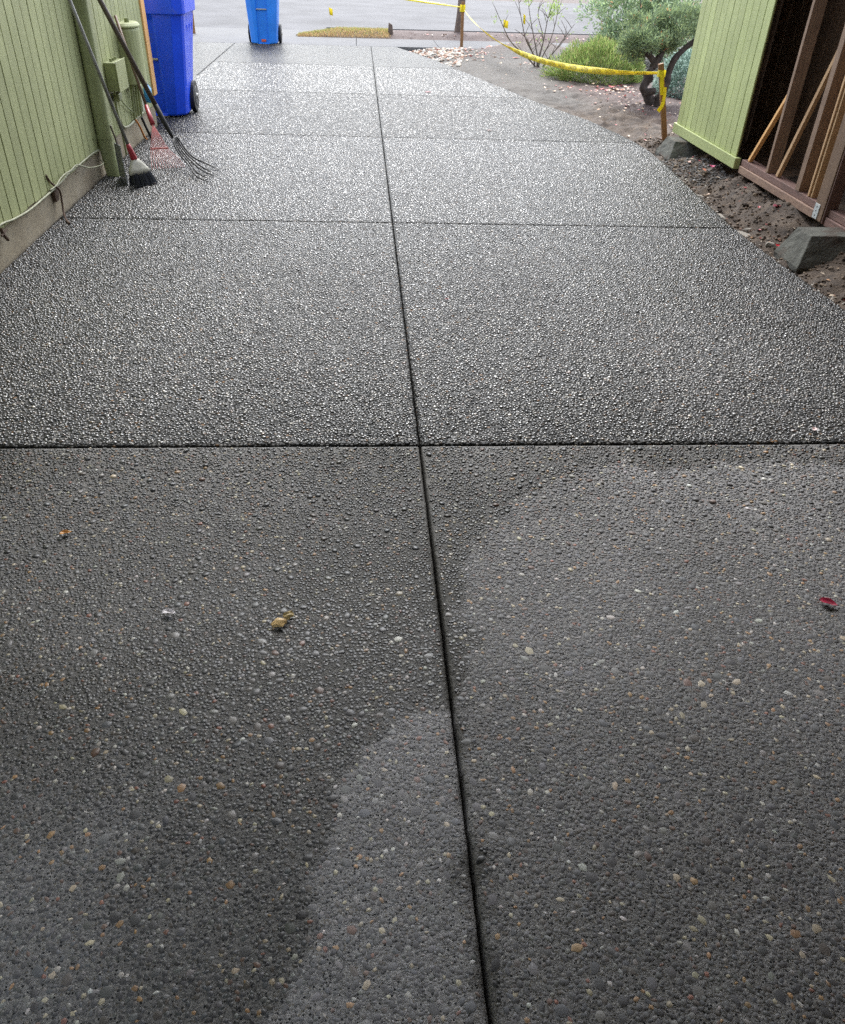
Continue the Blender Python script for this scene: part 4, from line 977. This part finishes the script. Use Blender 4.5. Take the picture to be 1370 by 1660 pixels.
# bright low needle shrub
sh = thing('low_shrub', 'bright yellow green needle leaved low shrub behind the yellow tape', 'shrub', (3.56, 13.0, 0))
K = 15000
P, d = shell(K, (3.56, 13.05, -0.02), (0.74, 0.6, 0.53), 0.55); P = bumpy(P, (3.56, 13.05, 0), 0.75, 5.0, 51)
lowc = sstep(0.08, 0.30, P[:, 2])
cols = mixcols(K, [(0.15, 0.205, 0.062), (0.20, 0.255, 0.085), (0.105, 0.155, 0.05), (0.24, 0.23, 0.11)], 0.35)
dd = d * 0.6 + np.array([0, 0, 0.9]) * (0.3 + 0.7 * lowc)[:, None] + rng.normal(0, 0.3, (K, 3))
leaf_cloud('foliage', P, dd, rng.uniform(0.03, 0.10, K), rng.uniform(0.005, 0.011, K), cols, M['leaf'], sh, 'stuff')
for k in range(9):
    a = k * 0.7; MB().tube(spline([(3.56, 13.05, -0.03), (3.56 + 0.2 * math.cos(a), 13.05 + 0.2 * math.sin(a), 0.12), (3.56 + 0.45 * math.cos(a), 13.05 + 0.4 * math.sin(a), 0.28)], 3), [0.012] * 4 + [0.006] * 3, 5).build('stem', M['twig'], sh)

# tall pale leaved shrub
ts = thing('leafy_shrub', 'tall pale green broad leaved shrub at the back of the bed by the street', 'shrub', (5.0, 15.6, 0))
for k in range(12):
    a = k * 2.4; r_ = 0.25 + 0.6 * ((k * 37) % 10) / 10
    e = (5.0 + 1.2 * r_ * math.cos(a), 15.6 + 0.8 * r_ * math.sin(a), 0.9 + 0.4 * math.sin(k))
    MB().tube(spline([(5.0, 15.6, -0.05), (5.0 + 0.4 * r_ * math.cos(a), 15.6 + 0.3 * r_ * math.sin(a), 0.45), e], 4), [0.02, 0.02, 0.018, 0.016, 0.014, 0.012, 0.010, 0.008, 0.006], 5).build('stem', M['twig'], ts)
Pl, Dl = [], []
def clumps(boxes, count, rlo, rhi, per, flat=0.8):
    for _ in range(count):
        cx, cy, cz, rx, ry, rz = boxes[rng.integers(0, len(boxes))]
        d0 = rng.normal(size=3); d0 /= np.linalg.norm(d0); c0 = np.array((cx, cy, cz)) + d0 * np.array((rx, ry, rz)) * rng.uniform(0.55, 1.05)
        r0_ = rng.uniform(rlo, rhi); k = int(per * (r0_ / rhi) ** 2)
        d = rng.normal(size=(k, 3)); d /= np.linalg.norm(d, axis=1, keepdims=True)
        Pl.append(c0 + d * r0_ * np.array((1, 1, flat)) * rng.random((k, 1)) ** 0.4); Dl.append(d * 0.7 + d0 * 0.5)
clumps([(4.6, 15.5, 0.6, 0.7, 0.55, 0.42), (5.35, 15.2, 0.75, 0.75, 0.55, 0.55), (4.9, 15.9, 1.0, 0.85, 0.65, 0.5), (5.6, 15.8, 0.9, 0.7, 0.6, 0.7), (4.4, 15.2, 0.32, 0.42, 0.35, 0.28), (5.4, 14.7, 0.35, 0.6, 0.4, 0.4)], 270, 0.08, 0.24, 230)
P = np.concatenate(Pl); d = np.concatenate(Dl); K = len(P); s = P[:, 2] > 0.02; P, d = P[s], d[s]; K = len(P)
keep = fbm(P[:, 0] * 5 + P[:, 2] * 4, P[:, 1] * 5 + P[:, 2] * 3, 77, 2) > 0.30; P, d = P[keep], d[keep]; K = len(P)
leaf_cloud('foliage', P, d + rng.normal(0, 0.5, (K, 3)) + np.array([0, 0, 0.4]), rng.uniform(0.045, 0.085, K), rng.uniform(0.018, 0.032, K),
           mixcols(K, [(0.15, 0.20, 0.12), (0.22, 0.27, 0.18), (0.11, 0.16, 0.10), (0.19, 0.24, 0.12)], 0.35, [(0.35, 0.2, 0.12)], 0.02), M['leaf'], ts, 'stuff')

# silvery shrub low by the siding
ss = thing('silver_shrub', 'bluish silver low shrub between the gnarled trunk and the green siding', 'shrub', (4.5, 11.7, 0))
K = 8000; P, d = shell(K, (4.45, 11.75, 0.0), (0.42, 0.4, 0.55), 0.5); P = bumpy(P, (4.45, 11.75, 0), 0.4, 5, 71)
leaf_cloud('foliage', P, d + rng.normal(0, 0.5, (K, 3)), rng.uniform(0.03, 0.06, K), rng.uniform(0.012, 0.02, K), mixcols(K, [(0.16, 0.22, 0.19), (0.22, 0.28, 0.25), (0.10, 0.15, 0.12)], 0.3), M['leaf'], ss, 'stuff')
MB().tube(spline([(4.45, 11.75, -0.03), (4.43, 11.72, 0.2), (4.5, 11.75, 0.4)], 3), 0.014, 5).build('stem', M['twig'], ss)

# pruned juniper with a gnarled trunk
jn = thing('juniper_tree', 'pruned juniper with dark gnarled forked trunk and spreading green crown', 'tree', (3.72, 10.7, 0))
tr = MB()
tr.tube(spline([(3.72, 10.7, -0.08), (3.66, 10.7, 0.04), (3.56, 10.68, 0.15), (3.52, 10.68, 0.27), (3.57, 10.7, 0.40), (3.585, 10.72, 0.48), (3.53, 10.74, 0.60), (3.47, 10.76, 0.66)], 5), [0.095, 0.088, 0.08, 0.075, 0.068, 0.066] + [0.058, 0.066, 0.056, 0.064, 0.058, 0.054] + [0.05, 0.058, 0.05, 0.056, 0.048, 0.056, 0.05, 0.05] + [0.044, 0.05, 0.042, 0.048, 0.04, 0.046, 0.04, 0.04] + [0.034] * 8, 12)
tr.v = [(3.62 + (x - 3.62) * 1.0 + 0.022 * math.sin(31 * z + 5 * x + 17 * y), y + 0.022 * math.sin(27 * x + 23 * z), z + 0.012 * math.sin(40 * x + 33 * y)) for x, y, z in tr.v]
tr.build('trunk', M['trunk'], jn, smooth=True)
MB().tube(spline([(3.69, 10.7, -0.03), (3.74, 10.68, 0.12), (3.78, 10.68, 0.24), (3.80, 10.7, 0.40), (3.84, 10.7, 0.54), (3.96, 10.74, 0.66), (4.1, 10.8, 0.74)], 5), [0.07] * 6 + [0.052] * 8 + [0.042] * 8 + [0.034] * 9, 8).build('limb', M['trunk'], jn, smooth=True)
MB().tube(spline([(3.585, 10.72, 0.44), (3.68, 10.75, 0.58), (3.75, 10.8, 0.70)], 5), [0.045] * 5 + [0.03] * 6, 7).build('limb', M['trunk'], jn, smooth=True)
MB().tube(spline([(3.55, 10.66, 0.17), (3.60, 10.60, 0.20), (3.63, 10.57, 0.215)], 4), [0.05, 0.048, 0.046, 0.044, 0.04, 0.04, 0.036, 0.036, 0.034], 8).build('cut_limb', M['trunk'], jn, smooth=True)
Pl, Dl = [], []
clumps([(3.48, 10.78, 0.72, 0.26, 0.28, 0.10), (3.80, 10.85, 0.78, 0.34, 0.32, 0.14), (4.12, 10.8, 0.76, 0.28, 0.3, 0.15), (3.70, 10.95, 0.70, 0.3, 0.25, 0.1), (4.0, 11.0, 0.95, 0.3, 0.28, 0.12), (3.36, 10.9, 0.66, 0.16, 0.2, 0.12), (3.6, 11.1, 0.85, 0.4, 0.2, 0.14)], 170, 0.05, 0.13, 190, 0.65)
P = np.concatenate(Pl); d = np.concatenate(Dl); K = len(P)
leaf_cloud('crown', P, d * 0.7 + rng.normal(0, 0.5, (K, 3)) + np.array([0, 0, 0.35]), rng.uniform(0.03, 0.065, K), rng.uniform(0.008, 0.014, K),
           mixcols(K, [(0.12, 0.16, 0.085), (0.17, 0.21, 0.10), (0.08, 0.11, 0.07)], 0.3, [(0.45, 0.16, 0.06), (0.5, 0.3, 0.2)], 0.006), M['leaf'], jn, 'stuff')

# bare twiggy bush
tw = thing('twiggy_bush', 'nearly bare twiggy bush with a few pale green leaf tufts in the bed', 'shrub', (2.87, 14.16, 0))
stems = [((2.40, 14.2, 0.36), (2.22, 14.2, 0.62), (2.10, 14.15, 0.80)), ((2.62, 14.1, 0.40), (2.50, 14.1, 0.72), (2.42, 14.1, 1.0)), ((2.76, 14.25, 0.45), (2.66, 14.25, 0.75), (2.60, 14.3, 1.05)), ((2.90, 14.1, 0.42), (2.93, 14.1, 0.70), (3.0, 14.1, 0.98)),
         ((3.02, 14.2, 0.38), (3.08, 14.2, 0.66), (3.10, 14.25, 0.98)), ((3.12, 14.1, 0.30), (3.26, 14.1, 0.50), (3.36, 14.1, 0.64)), ((2.70, 14.0, 0.28), (2.56, 13.95, 0.46), (2.40, 13.95, 0.55)), ((2.95, 14.4, 0.40), (2.84, 14.45, 0.70), (2.86, 14.5, 0.9)), ((3.05, 14.0, 0.25), (3.18, 13.95, 0.42), (3.2, 13.95, 0.62))]
tufts = []
for a, b_, c_ in stems:
    a0 = (2.87 + random.uniform(-0.05, 0.05), 14.16 + random.uniform(-0.05, 0.05), -0.04)
    pts = spline([a0, ((a0[0] * 0.55 + a[0] * 0.45), (a0[1] + a[1]) / 2, a[2] * 0.45), a, b_, c_], 4)
    MB().tube(pts, [0.014 - 0.011 * k / (len(pts) - 1) for k in range(len(pts))], 5).build('stem', M['twig'], tw, smooth=True)
    for j in range(4):
        k = random.randint(5, len(pts) - 3); p = pts[k]; s_ = random.choice((-1, 1))
        e = p + Vector((s_ * random.uniform(0.06, 0.16), random.uniform(-0.08, 0.08), random.uniform(0.08, 0.2)))
        MB().tube([p, p.lerp(e, 0.5) + Vector((0, 0, 0.01)), e], [0.005, 0.004, 0.002], 4).build('twig', M['twig'], tw)
        tufts.append(e)
Pl = []
for c_, r_, k_ in (((2.585, 14.1, 0.92), 0.06, 60), ((3.0, 14.1, 0.84), 0.09, 110), ((2.98, 14.1, 0.74), 0.05, 40), ((2.12, 14.15, 0.66), 0.04, 14)):
    Pl.append(np.array(c_) + rng.normal(0, r_ * 0.6, (k_, 3)))
for e in tufts: Pl.append(np.array(e) + rng.normal(0, 0.012, (2, 3)))
P = np.concatenate(Pl); K = len(P)
leaf_cloud('foliage', P, rng.normal(0, 0.6, (K, 3)) + np.array([0, 0, 0.6]), rng.uniform(0.03, 0.055, K), rng.uniform(0.015, 0.022, K), mixcols(K, [(0.17, 0.23, 0.07), (0.21, 0.27, 0.09)], 0.25), M['leaf'], tw, 'stuff')

# street tree in the planting strip
tt = thing('street_tree', 'slim brown street tree trunk behind the sidewalk stake', 'tree', (2.08, 19.0, 0))
MB().tube(spline([(2.06, 19.0, -0.1), (2.07, 19.0, 0.1), (2.11, 19.0, 0.5), (2.13, 19.0, 1.2), (2.12, 19.02, 2.2), (2.15, 19.0, 3.0)], 4), [0.13, 0.10, 0.09, 0.085, 0.08] + [0.078] * 6 + [0.07] * 10, 10).build('trunk', M['trunk_street'], tt, smooth=True)
Pl = []
for k in range(7):
    a = k * 0.9; e = Vector((2.13 + 0.9 * math.cos(a), 19 + 0.9 * math.sin(a), 3.4 + 0.5 * (k % 3)))
    MB().tube(spline([(2.13, 19.0, 2.3 + 0.1 * k), (2.13 + 0.4 * math.cos(a), 19 + 0.4 * math.sin(a), 2.8 + 0.12 * k), e], 4), [0.045, 0.04, 0.036, 0.032, 0.028, 0.024, 0.02, 0.015, 0.01], 6).build('limb', M['trunk_street'], tt)
    Pl.append(np.array(e) + rng.normal(0, 0.33, (190, 3)))
P = np.concatenate(Pl); K = len(P)
leaf_cloud('crown', P, rng.normal(size=(K, 3)), rng.uniform(0.06, 0.1, K), rng.uniform(0.04, 0.06, K), mixcols(K, [(0.40, 0.14, 0.06), (0.42, 0.26, 0.08), (0.30, 0.06, 0.05)], 0.3), M['leaf'], tt, 'stuff')

# wooden stub at the end of the grass
q = MB(); q.hexa([(0.58, 18.42, -0.02), (0.70, 18.40, -0.02), (0.71, 18.50, -0.02), (0.59, 18.52, -0.02)], [(0.60, 18.44, 0.26), (0.675, 18.43, 0.22), (0.68, 18.50, 0.215), (0.605, 18.51, 0.25)])
setp(q.build('wood_stub', M['trunk_street'], None, bevel=0.012), 'short weathered wood stub at the end of the grass strip', 'stub')

# ------------------------------------------------------------------ fallen leaves
LEAFC = [(0.42, 0.05, 0.06), (0.55, 0.20, 0.12), (0.60, 0.34, 0.18), (0.62, 0.45, 0.30), (0.50, 0.28, 0.22), (0.66, 0.55, 0.42)]
def scatter(name, X, Y, z, size, cols, label, cat='leaves'):
    K = len(X); P = np.stack([X, Y, z], 1); a = rng.uniform(0, 6.28, K)
    D = np.stack([np.cos(a), np.sin(a), rng.normal(0, 0.15, K)], 1)
    a2 = np.stack([-np.sin(a), np.cos(a), rng.normal(0, 0.25, K)], 1)
    l = size[:, None]; Nn = np.cross(D, a2)
    V = np.stack([P, P + D * l * 0.35 + a2 * l * 0.35 + Nn * l * 0.1, P + D * l + Nn * l * 0.05, P + D * l * 0.35 - a2 * l * 0.35 + Nn * l * 0.1], 1)
    i = np.arange(K) * 4; F = np.stack([i, i + 1, i + 2, i, i + 2, i + 3], 1).ravel()
    return setp(fast_mesh(name, V.reshape(-1, 3), F, np.full(2 * K, 3), M['litter'], None, {'col': np.repeat(cols, 4, 0)}, False, 'stuff'), label, cat)
Xs, Ys, S = [], [], []
def blob(n, cx, cy, rx, ry, s0, s1):
    Xs.append(rng.normal(cx, rx, n)); Ys.append(rng.normal(cy, ry, n)); S.append(rng.uniform(s0, s1, n))
blob(130, 3.55, 12.0, 0.45, 0.22, 0.03, 0.07); blob(110, 3.5, 11.0, 0.45, 0.5, 0.02, 0.05); blob(60, 3.6, 9.8, 0.35, 0.5, 0.02, 0.05); blob(45, 3.45, 9.0, 0.25, 0.3, 0.02, 0.05)
blob(160, 1.7, 16.0, 0.4, 0.5, 0.04, 0.09); blob(90, 2.5, 16.9, 0.6, 0.18, 0.04, 0.09); blob(90, 3.3, 17.0, 0.4, 0.25, 0.04, 0.08); blob(40, 2.9, 14.4, 0.2, 0.2, 0.03, 0.06); blob(60, 2.5, 14.0, 0.7, 1.2, 0.015, 0.035)
blob(22, 3.1, 6.2, 0.12, 0.6, 0.02, 0.04); blob(12, 2.85, 5.5, 0.05, 0.4, 0.015, 0.03); blob(14, 3.15, 7.3, 0.05, 0.3, 0.02, 0.05); blob(25, 3.0, 4.4, 0.12, 0.25, 0.02, 0.04)
X = np.concatenate(Xs); Y = np.concatenate(Ys); S_ = np.concatenate(S); ok = (X > edge_x(Y) + 0.03) & (Y < walk_y(X) - 0.03); X, Y, S_ = X[ok], Y[ok], S_[ok]
scatter('leaf_litter', X, Y, gz_at(X, Y) + 0.012, S_, mixcols(len(X), LEAFC, 0.25), 'scattered red, pink and tan fallen leaves on the planting bed')
K = 130; X = rng.uniform(0.8, 5.5, K); t = rng.uniform(0.05, 0.5, K); Y = walk_y(X) + 1.42 + t * 1.5
scatter('leaf_litter', X, Y, 0.05 + 0.03 * rng.random(K), rng.uniform(0.03, 0.08, K), mixcols(K, LEAFC + [(0.16, 0.10, 0.08)] * 5, 0.25), 'brown and red fallen leaves on the bark strip by the street')

def leaf(name, label, x, y, ang, length, width, col, curl, m='litter', z=0.006, lobes=0):
    nU, nV = 10, 5; V = []; F = []
    for i_ in range(nU + 1):
        u = i_ / nU; hw = width / 2 * math.sin(math.pi * min(1, u ** 0.75)) ** 0.8
        if lobes: hw *= 1 + 0.35 * math.sin(u * math.pi * lobes)
        for j in range(nV):
            v = (j / (nV - 1) - 0.5) * 2
            lx, ly = (u - 0.5) * length, v * hw
            lz = curl * length * (0.5 * v * v * hw / (width / 2 + 1e-6) + 0.35 * (u - 0.5) ** 2 * 2) - 0.0015 * (1 - abs(v)) + 0.002 * math.sin(9 * u + 3 * v)
            V.append((x + lx * math.cos(ang) - ly * math.sin(ang), y + lx * math.sin(ang) + ly * math.cos(ang), z + max(-0.002, lz)))
    for i_ in range(nU):
        for j in range(nV - 1):
            k = i_ * nV + j; F.append((k, k + 1, k + nV + 1, k + nV))
    V = np.array(V); F = np.array(F)
    t = thing(name, label, 'leaf', (x, y, 0))
    o = fast_mesh('blade', V, F.ravel(), np.full(len(F), 4), M[m], t, {'col': np.array(col)[None] * rng.uniform(0.8, 1.15, (len(V), 1))}, True)
    so = o.modifiers.new('t', 'SOLIDIFY'); so.thickness = 0.0007
    sub = o.modifiers.new('s', 'SUBSURF'); sub.levels = 1; sub.render_levels = 1
    a = Vector((x - length * 0.5 * math.cos(ang), y - length * 0.5 * math.sin(ang), z + 0.001))
    MB().tube(spline([a + Vector((0.003 * math.cos(ang), 0.003 * math.sin(ang), 0)), a - Vector((length * 0.25 * math.cos(ang + 0.3), length * 0.25 * math.sin(ang + 0.3), 0))], 3), 0.0008, 5).build('stalk', M['twig'], t)
    return t
leaf('fallen_leaf', 'crimson pointed leaf lying on the near driveway slab at the picture edge', 1.415, 1.67, -0.55, 0.056, 0.030, (0.42, 0.016, 0.06), 0.2, z=0.009)
leaf('fallen_leaf', 'small white pointed leaf or petal left of the curled tan leaf', -0.567, 1.685, -0.15, 0.044, 0.020, (0.80, 0.76, 0.78), 0.2, z=0.010)
leaf('fallen_leaf', 'small orange leaf fragment on the left slab in front of the near joint', -0.97, 2.07, 0.3, 0.040, 0.020, (0.62, 0.30, 0.08), 0.2, z=0.009)
leaf('fallen_leaf', 'red leaf lying alone on the bright far part of the driveway', 0.90, 11.45, 0.2, 0.085, 0.05, (0.40, 0.02, 0.05), 0.1)
leaf('fallen_leaf', 'pinkish white petal just beyond the near joint at the right edge', 1.88, 2.71, 0.9, 0.034, 0.022, (0.75, 0.58, 0.56), 0.3, z=0.012)
leaf('fallen_leaf', 'tiny red leaf right of the centre joint in the middle slab', 0.47, 4.15, 0.1, 0.026, 0.012, (0.32, 0.05, 0.05), 0.1, z=0.008)
leaf('fallen_leaf', 'small brown leaf in the far right slab', 1.37, 8.98, 0.1, 0.05, 0.03, (0.25, 0.10, 0.08), 0.1)
leaf('fallen_leaf', 'vivid red leaf in the soil at the driveway edge near the pier block', 2.86, 5.22, 0.8, 0.045, 0.04, (0.50, 0.015, 0.03), 0.3, z=-0.005)
leaf('fallen_leaf', 'pink leaf on the soil below the worn sill plate', 3.14, 5.93, 0.3, 0.06, 0.045, (0.62, 0.18, 0.24), 0.4, z=0.07)
leaf('fallen_leaf', 'bright pink leaf under the bottom trim of the green siding', 3.16, 7.3, 1.2, 0.09, 0.05, (0.60, 0.09, 0.20), 0.3, z=0.05)
leaf('fallen_leaf', 'large coral red leaf in front of the low needle shrub', 3.50, 12.02, 1.2, 0.13, 0.10, (0.62, 0.10, 0.10), 0.3, z=0.05, lobes=4)
leaf('fallen_leaf', 'red leaf on the soil behind the tape near the twiggy bush', 2.70, 15.3, 0.1, 0.14, 0.06, (0.58, 0.10, 0.06), 0.1, z=0.03)
leaf('fallen_leaf', 'white sliver of leaf on the right slab near the dirt strip', 2.33, 5.98, -0.2, 0.055, 0.014, (0.65, 0.62, 0.58), 0.1)
# curled tan leaf
ct = thing('fallen_leaf', 'curled tan dry leaf standing on the near left slab', 'leaf', (-0.24, 1.64, 0))
def cup(cx, cy, ang, ln, wd, lift, fold, seed):
    V = []; F = []; nu, nv = 16, 9; random.seed(seed)
    for i_ in range(nu + 1):
        u = i_ / nu
        for j in range(nv + 1):
            v = (j / nv - 0.5) * 2
            hw = wd / 2 * (math.sin(math.pi * (0.06 + 0.9 * u)) ** 0.6) * (1 + 0.22 * math.sin(u * 9 + seed))
            lx, ly = (u - 0.5) * ln, v * hw
            lz = 0.006 + lift * (0.35 + 0.65 * math.sin(math.pi * u)) * (1 - 0.75 * abs(v) ** 1.6) + fold * max(0, v) ** 2 + 0.0012 * math.sin(7 * u + 5 * v + seed) + random.uniform(-1, 1) * 0.0004
            V.append((cx + lx * math.cos(ang) - ly * math.sin(ang), cy + lx * math.sin(ang) + ly * math.cos(ang), lz))
    for i_ in range(nu):
        for j in range(nv):
            k = i_ * (nv + 1) + j; F.append((k, k + nv + 1, k + nv + 2, k + 1))
    return V, F
for args, col in (((-0.247, 1.632, 0.45, 0.046, 0.034, 0.013, 0.004, 3), (0.66, 0.46, 0.20)), ((-0.222, 1.660, 0.75, 0.034, 0.022, 0.010, 0.010, 6), (0.50, 0.38, 0.16))):
    V, F = cup(*args); q = np.array(F)
    o = fast_mesh('blade', np.array(V), q.ravel(), np.full(len(q), 4), M['litter'], ct, {'col': np.array([col]) * rng.uniform(0.82, 1.15, (len(V), 1))}, True)
    so = o.modifiers.new('t', 'SOLIDIFY'); so.thickness = 0.0012; sub = o.modifiers.new('s', 'SUBSURF'); sub.levels = 1; sub.render_levels = 1
